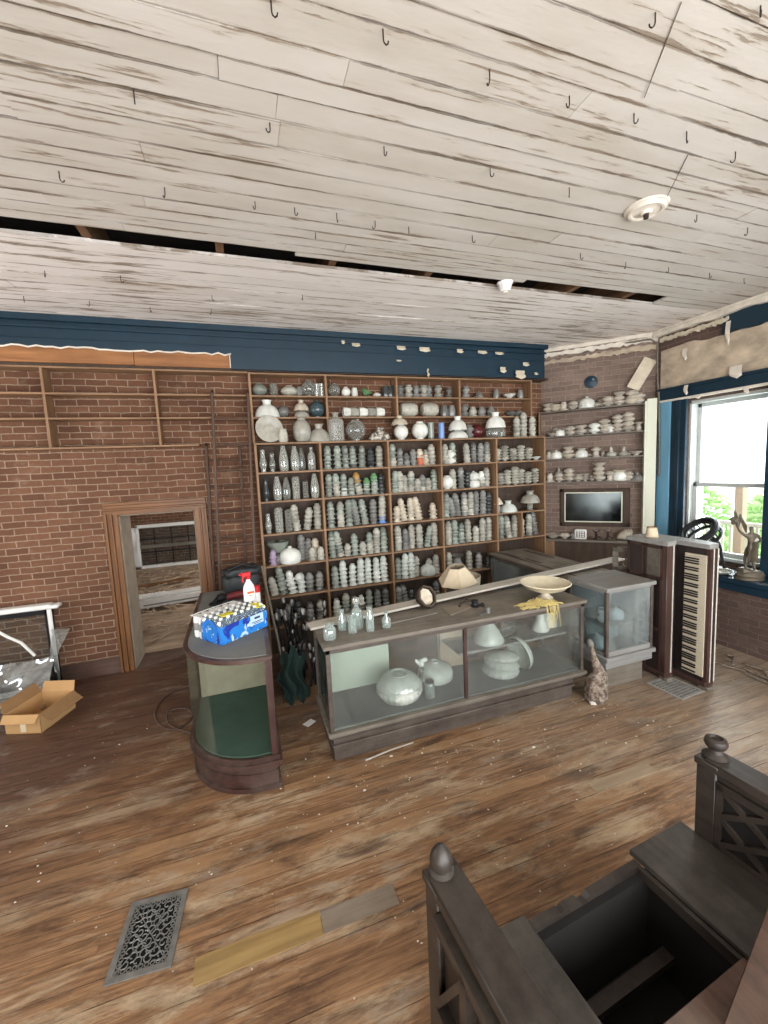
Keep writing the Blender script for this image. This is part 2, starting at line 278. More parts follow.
# ------------------------------------------------------------------ geometry helpers
def fr(rz=0, rx=0, ry=0, loc=(0, 0, 0)):
    return Matrix.Translation(loc) @ Matrix.Rotation(math.radians(rz), 4, 'Z') @ Matrix.Rotation(math.radians(ry), 4, 'Y') @ Matrix.Rotation(math.radians(rx), 4, 'X')
def smooth(pts, n=6):
    P_ = [Vector(p) for p in pts]; out = []
    for i in range(len(P_)-1):
        a, b, c, d = P_[max(i-1, 0)], P_[i], P_[i+1], P_[min(i+2, len(P_)-1)]
        for k in range(n):
            t = k/n; out.append(.5*((2*b)+(c-a)*t+(2*a-5*b+4*c-d)*t*t+(3*b-a-3*c+d)*t**3))
    return out + [P_[-1]]
class B:
    def __init__(s): s.v = []; s.f = []; s.uv = None
    def add(s, vs, fs, m=None):
        k = len(s.v); s.v += [tuple(m @ Vector(p)) if m is not None else tuple(p) for p in vs]; s.f += [tuple(i+k for i in f) for f in fs]; return s
    def box(s, a, b, m=None):
        (x0, y0, z0), (x1, y1, z1) = a, b
        return s.add([(x0, y0, z0), (x1, y0, z0), (x1, y1, z0), (x0, y1, z0), (x0, y0, z1), (x1, y0, z1), (x1, y1, z1), (x0, y1, z1)],
            [(0, 3, 2, 1), (4, 5, 6, 7), (0, 1, 5, 4), (1, 2, 6, 5), (2, 3, 7, 6), (3, 0, 4, 7)], m)
    def bar(s, p, q, w, h, up=(0, 0, 1)):
        p, q = Vector(p), Vector(q); d = (q-p).normalized(); u = Vector(up)
        if abs(d.dot(u)) > .99: u = Vector((0, 1, 0))
        r = d.cross(u).normalized(); u = r.cross(d)
        vs = []
        for c in (p, q):
            for a, b in ((-1, -1), (1, -1), (1, 1), (-1, 1)): vs.append(c + r*a*w/2 + u*b*h/2)
        return s.add(vs, [(0, 1, 2, 3), (7, 6, 5, 4), (0, 4, 5, 1), (1, 5, 6, 2), (2, 6, 7, 3), (3, 7, 4, 0)])
    def prism(s, pts, z0, z1, m=None):
        n = len(pts)
        vs = [(x, y, z0) for x, y in pts] + [(x, y, z1) for x, y in pts]
        return s.add(vs, [tuple(reversed(range(n))), tuple(range(n, 2*n))] + [(i, (i+1) % n, n+(i+1) % n, n+i) for i in range(n)], m)
    def lathe(s, prof, n=20, m=None, rib=0, amp=0.0, ribz=None, close=False):
        """prof: (r, z) list; r*(1+amp*cos(rib*a)) where ribz (z0, z1) allows"""
        vs, fs = [], []
        for r, z in prof:
            k = amp if (ribz is None or ribz[0] <= z <= ribz[1]) else 0
            for i in range(n):
                a = 2*math.pi*i/n; q = r*(1 + k*math.cos(rib*a)) if rib else r
                vs.append((q*math.cos(a), q*math.sin(a), z))
        for j in range(len(prof)-1):
            for i in range(n):
                fs.append((j*n+i, j*n+(i+1) % n, (j+1)*n+(i+1) % n, (j+1)*n+i))
        if prof[0][0] > 1e-4 and close: fs.append(tuple(reversed(range(n))))
        if prof[-1][0] > 1e-4 and close: fs.append(tuple((len(prof)-1)*n+i for i in range(n)))
        return s.add(vs, fs, m)
    def tube(s, pts, r, n=8, cap=True):
        pts = [Vector(p) for p in pts]; rr = r if isinstance(r, (list, tuple)) else [r]*len(pts)
        ref = None; vs, fs = [], []
        for i, p in enumerate(pts):
            d = (pts[min(i+1, len(pts)-1)] - pts[max(i-1, 0)]).normalized()
            if ref is None: ref = d.orthogonal().normalized()
            ref = (ref - d*ref.dot(d)).normalized(); b = d.cross(ref)
            for k in range(n):
                a = 2*math.pi*k/n; vs.append(p + (ref*math.cos(a) + b*math.sin(a))*rr[i])
        for j in range(len(pts)-1):
            for k in range(n): fs.append((j*n+k, j*n+(k+1) % n, (j+1)*n+(k+1) % n, (j+1)*n+k))
        if cap: fs += [tuple(reversed(range(n))), tuple((len(pts)-1)*n+k for k in range(n))]
        return s.add(vs, fs)
    def sphere(s, c, r, nu=20, nv=12, sc=(1, 1, 1), wob=0.0, seed=0):
        rg = random.Random(seed); vs, fs = [], []
        for j in range(nv+1):
            t = math.pi*j/nv
            for i in range(nu):
                a = 2*math.pi*i/nu; k = r*(1 + (rg.uniform(-wob, wob) if 0 < j < nv else 0))
                vs.append((c[0]+k*sc[0]*math.sin(t)*math.cos(a), c[1]+k*sc[1]*math.sin(t)*math.sin(a), c[2]-k*sc[2]*math.cos(t)))
        for j in range(nv):
            for i in range(nu): fs.append((j*nu+i, j*nu+(i+1) % nu, (j+1)*nu+(i+1) % nu, (j+1)*nu+i))
        return s.add(vs, fs)
    def sheet(s, fn, nu, nv, th=.004):
        """a bent sheet with a real thickness: fn(u, v) -> point"""
        P = [[Vector(fn(i/nu, j/nv)) for i in range(nu+1)] for j in range(nv+1)]
        vs, fs = [], []
        N = (nu+1)*(nv+1)
        nr = []
        for j in range(nv+1):
            for i in range(nu+1):
                a = P[j][min(i+1, nu)] - P[j][max(i-1, 0)]; b = P[min(j+1, nv)][i] - P[max(j-1, 0)][i]
                q = a.cross(b); nr.append(q.normalized() if q.length > 1e-9 else Vector((0, 0, 1)))
        fl = [p for row in P for p in row]
        vs = [p + q*th/2 for p, q in zip(fl, nr)] + [p - q*th/2 for p, q in zip(fl, nr)]
        w = nu+1
        for j in range(nv):
            for i in range(nu):
                a, b, c, d = j*w+i, j*w+i+1, (j+1)*w+i+1, (j+1)*w+i
                fs += [(a, b, c, d), (d+N, c+N, b+N, a+N)]
        for i in range(nu): fs += [(i+1, i, i+N, i+1+N), (nv*w+i, nv*w+i+1, nv*w+i+1+N, nv*w+i+N)]
        for j in range(nv): fs += [(j*w, (j+1)*w, (j+1)*w+N, j*w+N), ((j+1)*w+nu, j*w+nu, j*w+nu+N, (j+1)*w+nu+N)]
        return s.add(vs, fs)
    def mesh(s, name, mat, smooth=True, bevel=0.0, recalc=True):
        me = bpy.data.meshes.new(name); me.from_pydata(s.v, [], s.f)
        bm = bmesh.new(); bm.from_mesh(me)
        if recalc: bmesh.ops.recalc_face_normals(bm, faces=bm.faces)
        if bevel: bmesh.ops.bevel(bm, geom=list(bm.edges), offset=bevel, segments=1, affect='EDGES', clamp_overlap=True)
        bm.to_mesh(me); bm.free()
        for q in (mat if isinstance(mat, list) else [mat]): me.materials.append(M[q] if isinstance(q, str) else q)
        if smooth:
            me.polygons.foreach_set('use_smooth', [True]*len(me.polygons)); me.set_sharp_from_angle(angle=math.radians(38))
        me.update(); return me
    def build(s, name, mat, parent=None, loc=None, rz=0, kind=None, **kw):
        o = bpy.data.objects.new(name, s.mesh(name, mat, **kw)); COL.objects.link(o)
        if parent is not None: o.parent = parent
        if loc: o.location = loc
        if rz: o.rotation_euler = (0, 0, math.radians(rz))
        if kind: o['kind'] = kind
        return o
def tag(o, label, cat, group=None):
    o['label'] = label; o['category'] = cat
    if group: o['group'] = group
    return o
def thing(name, label, cat, loc=(0, 0, 0), rz=0, group=None):
    o = bpy.data.objects.new(name, None); COL.objects.link(o); o.location = loc; o.rotation_euler = (0, 0, math.radians(rz)); o.empty_display_size = .05
    return tag(o, label, cat, group)
def copy_tree(o, loc=None, rz=None, parent=None):
    c = o.copy(); COL.objects.link(c)
    if parent is not None: c.parent = parent
    if loc is not None: c.location = loc
    if rz is not None: c.rotation_euler = (0, 0, math.radians(rz))
    for ch in list(o.children): copy_tree(ch, parent=c)
    return c
def planks(name, mat, rows, z, th, xr, lens, gap=.003, jz=.0015, down=True, hole=None, kind='structure', seed=1):
    """floor or ceiling of boards that run along X; rows = [(y0, y1)]"""
    rg = random.Random(seed); vs, fs, uv = [], [], []
    for (y0, y1) in rows:
        x = xr[0] - rg.uniform(0, lens[0])
        while x < xr[1]:
            x2 = min(x + rg.uniform(*lens), xr[1]); xa = max(x, xr[0])
            if x2 - xa > .05:
                dz = rg.uniform(-jz, jz); k = len(vs); a, b = y0+gap/2, y1-gap/2; xb = x2-gap*.6
                za, zb = (z+dz, z+dz+th) if down else (z+dz, z+dz-th)
                vs += [(xa, a, za), (xb, a, za), (xb, b, za), (xa, b, za), (xa, a, zb), (xb, a, zb), (xb, b, zb), (xa, b, zb)]
                for f, u in (((0, 1, 2, 3), ((xa, 0), (xb, 0), (xb, 1), (xa, 1))), ((0, 1, 5, 4), ((xa, 0), (xb, 0), (xb, 0), (xa, 0))), ((3, 2, 6, 7), ((xa, 1), (xb, 1), (xb, 1), (xa, 1))),
                             ((0, 3, 7, 4), ((xa, 0), (xa, 1), (xa, 1), (xa, 0))), ((1, 2, 6, 5), ((xb, 0), (xb, 1), (xb, 1), (xb, 0))), ((4, 5, 6, 7), ((xa, 0), (xb, 0), (xb, 1), (xa, 1)))):
                    fs.append(tuple(i+k for i in f)); uv += u
            x = x2
    me = bpy.data.meshes.new(name); me.from_pydata(vs, [], fs); L = me.uv_layers.new(name='UVMap')
    L.data.foreach_set('uv', [c for q in uv for c in q]); me.materials.append(M[mat]); me.update()
    bm = bmesh.new(); bm.from_mesh(me); bmesh.ops.recalc_face_normals(bm, faces=bm.faces); bm.to_mesh(me); bm.free()
    o = bpy.data.objects.new(name, me); COL.objects.link(o); o['kind'] = kind; return o
def ragged(x0, x1, f_lo, f_hi, n, y, th, m=None):
    """an upright board along X with torn lower and upper edges"""
    b = B(); lo = [f_lo(i/n) for i in range(n+1)]; hi = [f_hi(i/n) for i in range(n+1)]
    xs = [x0+(x1-x0)*i/n for i in range(n+1)]
    for i in range(n):
        q = [(xs[i], y, lo[i]), (xs[i+1], y, lo[i+1]), (xs[i+1], y, hi[i+1]), (xs[i], y, hi[i]), (xs[i], y+th, lo[i]), (xs[i+1], y+th, lo[i+1]), (xs[i+1], y+th, hi[i+1]), (xs[i], y+th, hi[i])]
        b.add(q, [(0, 1, 2, 3), (7, 6, 5, 4), (0, 4, 5, 1), (3, 2, 6, 7)] + ([(0, 3, 7, 4)] if i == 0 else []) + ([(1, 5, 6, 2)] if i == n-1 else []), m)
    return b
# ------------------------------------------------------------------ room shell
ZC = 4.03; WY = 5.6; WX = 5.72
rows = []; y = -2.4
rg = random.Random(3)
while y < WY:
    w = rg.choice((.083, .095, .11, .125)); rows.append((y, min(y+w, WY))); y += w
planks('floor', 'floor', rows, 0.0, .03, (-4.2, 5.9), (1.6, 4.2), .0015, .0008, down=False, seed=5)
B().box((-4.2, -2.4, -.12), (5.9, WY+.02, -.035)).build('floor_base', 'dark', kind='structure')
rows = []; y = -2.4
while y < 3.49:
    w = rg.choice((.115, .13, .15, .17)); rows.append((y, min(y+w, 3.5))); y += w
planks('ceiling', 'ceil', rows, ZC, .022, (-4.2, 5.9), (2.4, 5.5), .004, .004, seed=11)
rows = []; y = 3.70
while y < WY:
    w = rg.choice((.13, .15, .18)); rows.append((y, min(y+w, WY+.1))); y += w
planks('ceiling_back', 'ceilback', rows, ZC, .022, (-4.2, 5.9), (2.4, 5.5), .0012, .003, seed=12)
planks('ceiling_strip', 'ceil', [(3.5, 3.6), (3.6, 3.70)], ZC, .022, (4.62, 5.9), (3, 5), .006, .003, seed=13)
planks('ceiling_sliver', 'ceil', [(3.5, 3.575)], ZC+.004, .02, (.55, 2.75), (3, 5), .006, .003, seed=14)
jb = B()
for x in (-3.9, -2.75, -1.85, -.95, -.05, .85, 1.75, 2.65, 3.4, 4.15, 4.9, 5.6): jb.box((x, -2.4, ZC+.03), (x+.06, 6, ZC+.3))
jb.build('ceiling_joists', 'joist', kind='structure')
B().box((-4.4, -2.6, ZC+.31), (6.2, 6.1, ZC+.36)).build('ceiling_deck', 'dark', kind='structure')
# back wall with its door opening
DX0, DX1, DZ = -1.40, -.57, 1.90
w = B(); w.box((-4.2, WY, 0), (DX0, WY+.45, ZC+.3)); w.box((DX1, WY, 0), (5.9, WY+.45, ZC+.3)); w.box((DX0, WY, DZ), (DX1, WY+.45, ZC+.3))
w.build('wall_back', 'brick', smooth=False, kind='structure')
B().box((-4.4, -2.6, 0), (-4.2, WY+.45, ZC+.3)).build('wall_left', 'wallplain', kind='structure')
w = B(); w.box((-4.4, -2.6, 0), (6.2, -2.4, .35)); w.box((-4.4, -2.6, 3.2), (6.2, -2.4, ZC+.3)); w.box((-4.4, -2.6, .35), (-3.1, -2.4, 3.2)); w.box((4.7, -2.6, .35), (6.2, -2.4, 3.2))
w.build('wall_front', 'wallplain', kind='structure')
# side wall with the window
Y0, Y1, Z0, Z1 = 3.06, 4.03, .93, 3.0
w = B(); w.box((WX, -2.4, 0), (WX+.34, Y0, ZC+.3)); w.box((WX, Y1, 0), (WX+.34, WY+.1, ZC+.3)); w.box((WX, Y0, 0), (WX+.34, Y1, Z0)); w.box((WX, Y0, Z1), (WX+.34, Y1, ZC+.3))
w.build('wall_right', 'bricky', smooth=False, kind='structure')
# chimney breast across the corner
cb = B().prism([(4.63, 5.6), (5.75, 4.48), (5.75, 5.6)], 0, ZC)
cb.build('wall_corner', 'brickgrey', smooth=False, kind='structure')
# room beyond the door
planks('floor_beyond', 'dirt', [(6.05, 8.5), (8.5, 12.4)], -.005, .05, (-7, 3.2), (9, 12), .001, .0, down=False)
w = B(); w.box((-7, 12.2, 0), (3.2, 12.4, 3.4)); w.box((-7.2, 6, 0), (-7, 12.4, 3.4)); w.box((3.2, 6, 0), (3.4, 12.4, 3.4))
w.build('wall_beyond', 'brick', smooth=False, kind='structure')
B().box((-7.2, 6.05, 3.2), (3.4, 12.4, 3.3)).build('ceiling_beyond', 'wallplain', kind='structure')
B().box((DX0, WY, -.03), (DX1, 6.06, .004)).build('door_sill', 'basebd', kind='structure')
# door trim: two moulded legs, a head, the plaster reveal
d = thing('door_1', 'brown varnished door casing in the brick wall, open to the next room', 'door casing', (0, WY, 0)); d['kind'] = 'structure'
for x0, s in ((DX0, -1), (DX1, 1)):
    b = B()
    for k, (a, c, t) in enumerate(((-.005, .05, .03), (.05, .07, .045), (.07, .105, .034), (.105, .135, .055))):
        xa, xb = x0+s*a, x0+s*c; b.box((min(xa, xb), -t, .0), (max(xa, xb), .002, DZ+.02))
    b.build('casing_leg', 'door', d, bevel=.004)
b = B()
for a, c, t in ((-.005, .05, .03), (.05, .07, .045), (.07, .11, .034), (.11, .14, .055)): b.box((DX0-.135, -t-.002, DZ+a), (DX1+.135, .002, DZ+c))
b.build('casing_head', 'doorx', d, bevel=.004)
b = B(); b.box((DX0, .0, 0), (DX0+.02, .45, DZ)); b.box((DX1-.02, .0, 0), (DX1, .45, DZ)); b.box((DX0, 0, DZ-.02), (DX1, .45, DZ)); b.build('reveal', 'jamb', d)
b = B(); b.box((-4.2, WY-.025, 0), (DX0-.135, WY, .19)); b.box((-4.2, WY-.035, .165), (DX0-.135, WY, .195)); b.build('baseboard_back', 'basebd', kind='structure', bevel=.004)
# teal cornice over the shelves: torn lower edge on the door side
def lo(u): return 3.70 + .015*math.sin(u*31) + .01*math.sin(u*83+1)
rgx = random.Random(5); jit = [rgx.uniform(-.012, .014) for _ in range(80)]
bt = ragged(-4.2, -.02, lambda u: 3.712 + jit[int(u*60)] - .0*u, lambda u: ZC, 60, 5.35, .05)
bt.box((-.02, 5.35, 3.545), (4.49, 5.40, ZC)); bt.box((-4.2, 5.325, 3.90), (4.505, 5.352, 3.925)); bt.box((-4.2, 5.30, 3.965), (4.52, 5.352, ZC-.004)); bt.box((-4.2, 5.338, 3.80), (4.49, 5.352, 3.812)); bt.box((4.44, 5.40, 3.545), (4.49, WY, ZC))
bt.build('trim_1', 'teal', kind='structure', smooth=False)
bt = ragged(-4.2, -.0, lambda u: 3.70 + jit[int(u*60)], lambda u: 3.716 + jit[int(u*60)], 60, 5.344, .01)
bt.box((-.022, 5.344, 3.555), (-.012, 5.352, 3.72)); bt.build('trim_2', 'tealedge', kind='structure', smooth=False)
b = B(); b.box((-4.2, 5.372, 3.56), (-1.02, 5.40, 3.76)); b.box((-1.016, 5.37, 3.555), (-.0, 5.40, 3.755)); b.build('trim_3', 'fascia', kind='structure', bevel=.003)
B().box((-4.2, 5.40, 3.535), (4.6, WY, 3.56)).build('trim_4', 'oakdark', kind='structure')
# right wall dressing: crown, plaster band, teal pieces, casing, sill wall
def yb(y0, y1, z0, z1, x0, x1): return B().box((x0, y0, z0), (x1, y1, z1))
def raggedY(y0, y1, flo, fhi, n, x, th):
    m = Matrix(((0, 1, 0, 0), (1, 0, 0, 0), (0, 0, 1, 0), (0, 0, 0, 1)))
    return ragged(y0, y1, flo, fhi, n, x, th, m)
j2 = [rgx.uniform(-.03, .03) for _ in range(90)]
b = raggedY(-1, 4.48, lambda u: 3.94 + j2[int(u*70)]*.5, lambda u: ZC-.004, 70, WX-.10, .10)
b.box((WX-.13, -1, ZC-.035), (WX, 4.4, ZC-.006)); b.build('trim_5', 'tealedge', kind='structure', smooth=False)
raggedY(3.55, 4.42, lambda u: 3.87 + j2[int(u*50)+9]*.5, lambda u: 3.915 + j2[int(u*50)]*.4, 40, WX-.055, .055).build('trim_6', 'paper', kind='structure', smooth=False)
raggedY(-1, 4.42, lambda u: 3.22 + .008*j2[int(u*40)], lambda u: 3.72 + (u-.8)*.2 + j2[int(u*60)]*.7, 60, WX-.02, .02).build('trim_7', 'plaster', kind='structure', smooth=False)
raggedY(-1, 3.62, lambda u: 3.73 + j2[int(u*30)+20], lambda u: 3.95, 60, WX-.045, .045).build('trim_8', 'teal', kind='structure', smooth=False)
b = yb(-1, 4.42, 3.05, 3.20, WX-.06, WX); b.box((WX-.09, -1, 3.185), (WX, 4.42, 3.215)); b.build('trim_9', 'teal', kind='structure', smooth=False)
yb(-1, 4.40, 3.03, 3.055, WX-.085, WX).build('trim_10', 'tealedge', kind='structure', smooth=False)
b = yb(4.235, 4.42, .95, 3.06, WX-.06, WX); b.build('trim_11', 'blue', kind='structure', bevel=.006)
b = yb(4.03, 4.235, .93, 3.06, WX-.045, WX); b.box((WX-.07, 4.10, .93), (WX, 4.15, 3.05)); b.build('trim_12', 'navy', kind='structure', bevel=.006)
b = yb(2.80, Y0+.02, .85, 3.06, WX-.11, WX); b.build('trim_13', 'navy', kind='structure', bevel=.006)
b = yb(-1, 4.30, .0, .80, 5.30, WX); b.build('wall_sill', 'bricky', smooth=False, kind='structure')
b = yb(-1, 4.36, .79, .85, 5.255, WX); b.box((5.275, -1, .70), (5.30, 4.36, .79)); b.build('trim_14', 'navy', kind='structure', bevel=.006)
# window sashes
wi = thing('window_1', 'white double hung sash window onto the porch', 'window', (WX, 0, 0)); wi['kind'] = 'structure'
b = B(); b.box((.02, Y1-.03, Z0), (.30, Y1, Z1)); b.box((.02, Y0, Z0), (.30, Y0+.03, Z1)); b.box((.02, Y0, Z1-.04), (.30, Y1, Z1)); b.box((.0, Y0, Z0-.02), (.36, Y1, Z0+.04)); b.build('frame', 'sash', wi, bevel=.004)
ZM = 1.88
for nm, za, zb, x in (('upper_sash', ZM-.02, Z1-.04, .14), ('lower_sash', Z0+.04, ZM+.03, .09)):
    b = B(); ya, yc = Y0+.03, Y1-.03
    b.box((x, ya, za), (x+.045, ya+.05, zb)); b.box((x, yc-.05, za), (x+.045, yc, zb)); b.box((x, ya, za), (x+.045, yc, za+.05)); b.box((x, ya, zb-.05), (x+.045, yc, zb))
    q = b.build(nm, 'sash', wi, bevel=.004)
    B().box((x+.02, ya+.04, za+.04), (x+.025, yc-.04, zb-.04)).build('window_glass', 'winmilk' if nm == 'upper_sash' else 'winglass', q)
# porch outside
B().box((6.06, -6, -.3), (14, 14, -.2)).build('ground_outside', 'leaf', kind='structure')
B().box((6.06, 0, -.2), (7.75, 9, -.05)).build('porch_floor', 'porchwood', kind='structure')
pr = thing('porch_railing', 'white porch railing of upright balusters seen through the window', 'railing', (7.5, 0, -.05))
for nm, z in (('top_rail', 1.17), ('bottom_rail', .16)): B().box((-.03, 3.0, z), (.03, 7.2, z+.06)).build(nm, 'white', pr, bevel=.005)
bal = None
for k in range(34):
    yy = 3.06 + k*.123
    if bal is None: bal = B().box((-.018, -.018, .16), (.018, .018, 1.2)).build('baluster', 'white', pr, (0, yy, 0))
    else:
        c = bal.copy(); COL.objects.link(c); c.parent = pr; c.location = (0, yy, 0)
tag(B().box((-.06, -.06, 0), (.06, .06, 3.3)).build('porch_post', 'porchwood', loc=(7.36, 4.33, -.05), bevel=.01), 'square tan porch post beyond the window railing', 'post')
def bush(x, y, r, h, seed, label):
    rg = random.Random(seed); t = thing('porch_bush', label, 'bush', (x, y, -.2), 0, None)
    b = B()
    for k in range(900):
        a, v = rg.uniform(0, 6.283), rg.uniform(-.2, 1); rr = r*math.sqrt(max(.02, 1-max(0, v)**2))*rg.uniform(.75, 1.03)
        c = Vector((rr*math.cos(a), rr*math.sin(a), h*.35 + v*h*.65)); s = rg.uniform(.07, .14)
        e = Vector((rg.uniform(-1, 1), rg.uniform(-1, 1), rg.uniform(-.4, 1))).normalized(); g = e.orthogonal().normalized()
        k2 = e.cross(g)
        b.add([c-e*s, c+g*s*.45, c+e*s, c-g*s*.45, c+k2*.012, c-k2*.012], [(0, 1, 4), (1, 2, 4), (2, 3, 4), (3, 0, 4), (1, 0, 5), (2, 1, 5), (3, 2, 5), (0, 3, 5)])
    b.build('foliage', 'leaf', t, smooth=False)
    b = B()
    for k in range(5): a = k*1.26; b.tube([(0, 0, 0), (.15*r*math.cos(a), .15*r*math.sin(a), h*.3), (.6*r*math.cos(a), .6*r*math.sin(a), h*.8)], [.03, .022, .008], 6)
    b.build('stem', 'porchwood', t)
bush(9.2, 4.6, .9, 1.75, 1, 'pale green bush beyond the porch post, lower pane of the window')
bush(9.9, 7.1, 1.1, 1.85, 2, 'pale green bush beyond the railing, beside the window casing')
bush(11.7, 5.6, 1.2, 1.8, 3, 'pale green bush behind the two by the railing')
# ------------------------------------------------------------------ wall shelving
LX = (.19, .975, 1.887, 2.67, 3.57, 4.43); LZ = (2.669, 2.314, 1.955, 1.548, 1.147, .74, .35)
t = thing('display_shelving', 'tall brown wall shelving of five bays crowded with glass shades', 'shelves', (0, 5.28, 0))
for x in LX: B().box((x-.014, 0, 0), (x+.014, .29, 2.66)).build('upright', 'oakz', t, bevel=.002)
for z in LZ: B().box((LX[0]-.012, .002, z-.022), (LX[-1]+.012, .29, z)).build('shelf', 'oak', t, bevel=.002)
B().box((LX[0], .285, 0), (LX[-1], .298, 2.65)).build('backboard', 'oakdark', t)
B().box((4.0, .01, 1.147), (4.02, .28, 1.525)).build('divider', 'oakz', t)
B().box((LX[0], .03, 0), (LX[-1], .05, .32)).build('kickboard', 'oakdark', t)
UX = (.185, 1.12, 2.09, 3.055, 4.285); UZ = (2.99, 3.255, 3.525)
t = thing('upper_shelving', 'shallow open upper shelves of four bays set on the tall shelving', 'shelves', (0, 5.40, 0))
for x in UX: B().box((x-.014, 0, 2.67), (x+.014, .195, 3.525)).build('upright', 'oakz', t, bevel=.002)
for z in UZ: B().box((UX[0]-.014, .002, z-.02), (UX[-1]+.014, .195, z)).build('shelf', 'oak', t, bevel=.002)
t = thing('wall_shelf', 'empty open wooden wall shelves on the brick above the doorway', 'shelves', (0, 5.40, 0))
for x in (-2.96, -1.90, -.845): B().box((x-.013, 0, 2.665), (x+.013, .2, 3.53)).build('upright', 'oakz', t, bevel=.002)
for z, x1 in ((2.68, -.44), (2.995, .168), (3.258, .168), (3.532, .168)): B().box((-3.9, .002, z-.02), (x1, .2, z)).build('shelf', 'oak', t, bevel=.002)
CH = Matrix.Translation((4.63, 5.6, 0)) @ Matrix.Rotation(math.radians(-45), 4, 'Z')
CZ = (3.05, 2.665, 2.315, 1.955)
t = thing('corner_shelving', 'dusty narrow shelves across the grey brick chimney corner', 'shelves', (4.63, 5.6, 0), -45)
for z in CZ: B().box((-.02, -.2, z-.02), (1.40, -.004, z)).build('shelf', 'casetop', t, bevel=.002)
B().box((-.02, -.2, 1.062), (0.0, -.004, 3.05)).build('upright', 'oakz', t); B().box((1.40, -.2, 1.10), (1.425, -.004, 3.07)).build('upright', 'cream', t)
B().box((1.425, -.2, 1.062), (1.545, -.16, 3.10)).build('side_board', 'cream', t, bevel=.004)
t = thing('mantel_shelf', 'low grey mantel counter under the framed mirror in the corner', 'counter', (4.63, 5.6, 0), -45)
B().box((0.03, -.27, 1.03), (1.5, -.004, 1.06)).build('top', 'casetop', t, bevel=.004)
B().box((.05, -.22, 0), (1.45, -.03, 1.03)).build('front_panel', 'oakdark', t)
B().box((.05, -.245, .60), (.21, -.22, 1.03)).build('bracket', 'oakz', t, bevel=.01)
# ladders
def ladder(name, label, p0, p1, wid, rungs, r=.02):
    t = thing(name, label, 'ladder', p0, 0, None); p0, p1 = Vector(p0), Vector(p1); d = p1-p0
    for s in (0, 1): B().bar((s*wid, 0, 0), Vector((s*wid, 0, 0))+d, .032, .05, (0, 1, 0)).build('rail', 'ladder', t, bevel=.004)
    for z in rungs:
        q = d*((z-p0.z)/d.z); B().tube([q, q+Vector((wid, 0, 0))], r, 8).build('rung', 'ladder', t)
    for s in (0, 1): B().tube([d+Vector((s*wid, -.01, -.03)), d+Vector((s*wid, .03, .03)), d+Vector((s*wid, .07, .01))], .012, 6).build('top_hook', 'iron', t)
ladder('wooden_ladder', 'taller wooden ladder leaning on the shelf rail by the doorway', (-.37, 5.14, 0), (-.245, 5.33, 3.26), .40, [.27+.2987*k for k in range(10)])
ladder('wooden_ladder', 'shorter ladder standing behind the taller one against the brick', (-.44, 5.42, 0), (-.37, 5.52, 2.66), .385, [.25+.32*k for k in range(8)], .014)
# ------------------------------------------------------------------ glassware prototypes
def shell(prof, th=.004):
    return prof + [(max(r-th, .002), z) for r, z in reversed(prof)]
P = {}
def proto(key, fn, mats): P[key] = (fn, mats)
_mc = {}
def gmesh(shape, mat):
    k = (shape, mat)
    if k not in _mc:
        b = B(); SH[shape](b); _mc[k] = b.mesh(shape, mat)
    return _mc[k]
def spool(b): b.lathe(shell([(.05, 0), (.056, .005), (.054, .013), (.044, .022), (.038, .032), (.039, .05), (.045, .068), (.043, .084), (.035, .1), (.027, .108), (.026, .116), (.030, .121)]), 20, rib=10, amp=.05, ribz=(0, .02))
def bell(b): b.lathe(shell([(.058, 0), (.061, .005), (.056, .013), (.043, .024), (.038, .036), (.042, .054), (.045, .07), (.039, .088), (.029, .1), (.027, .108), (.032, .114)]), 20, rib=8, amp=.05, ribz=(0, .02))
def tulip(b): b.lathe(shell([(.046, 0), (.053, .004), (.053, .012), (.042, .018), (.039, .03), (.046, .042), (.049, .054), (.046, .07), (.036, .088), (.028, .097), (.027, .106), (.031, .111)]), 20, rib=12, amp=.035, ribz=(0, .06))
def squat(b): b.lathe(shell([(.034, 0), (.036, .012), (.05, .02), (.074, .034), (.079, .046), (.07, .06), (.045, .072), (.036, .08)]), 22, rib=14, amp=.025, ribz=(.02, .065))
def flare(b): b.lathe(shell([(.034, 0), (.033, .014), (.05, .026), (.073, .044), (.084, .056), (.09, .058)]), 22, rib=16, amp=.03, ribz=(.03, .07))
def dome(b): b.lathe(shell([(.15, 0), (.155, .008), (.15, .04), (.132, .085), (.1, .12), (.066, .138), (.05, .145), (.049, .17), (.06, .188), (.062, .195)]), 32)
def cone(b): b.lathe(shell([(.135, 0), (.137, .01), (.118, .05), (.085, .11), (.055, .15), (.036, .165), (.036, .19)]), 28)
def globe(b): b.lathe([(.045, .004), (.05, 0), (.052, .012)] + [(math.sin(a)*.12, .125-math.cos(a)*.12) for a in [.45+.2*k for k in range(12)]] + [(.046, .238), (.05, .25), (.044, .25)], 28, close=True)
def oval(b): b.lathe([(.04, 0), (.075, .01), (.105, .06), (.118, .13), (.112, .2), (.085, .26), (.05, .285), (.048, .31), (.055, .315)], 28, rib=18, amp=.012, close=True)
def chimney(b): b.lathe(shell([(.032, 0), (.032, .04), (.036, .055), (.047, .09), (.045, .12), (.034, .165), (.029, .21), (.028, .27), (.031, .275)], .003), 18)
def cylinder(b): b.lathe(shell([(.034, 0), (.035, .004), (.034, .17), (.036, .175)], .003), 18)
def torpedo(b): b.lathe(shell([(.042, 0), (.05, .02), (.058, .09), (.055, .16), (.042, .23), (.028, .285), (.024, .31), (.027, .315)], .003), 18)
def jug(b): b.lathe([(.005, 0), (.09, 0), (.1, .012), (.102, .24), (.09, .275), (.045, .3), (.034, .315), (.034, .345), (.04, .35), (.04, .365), (.03, .365)], 26, close=True)
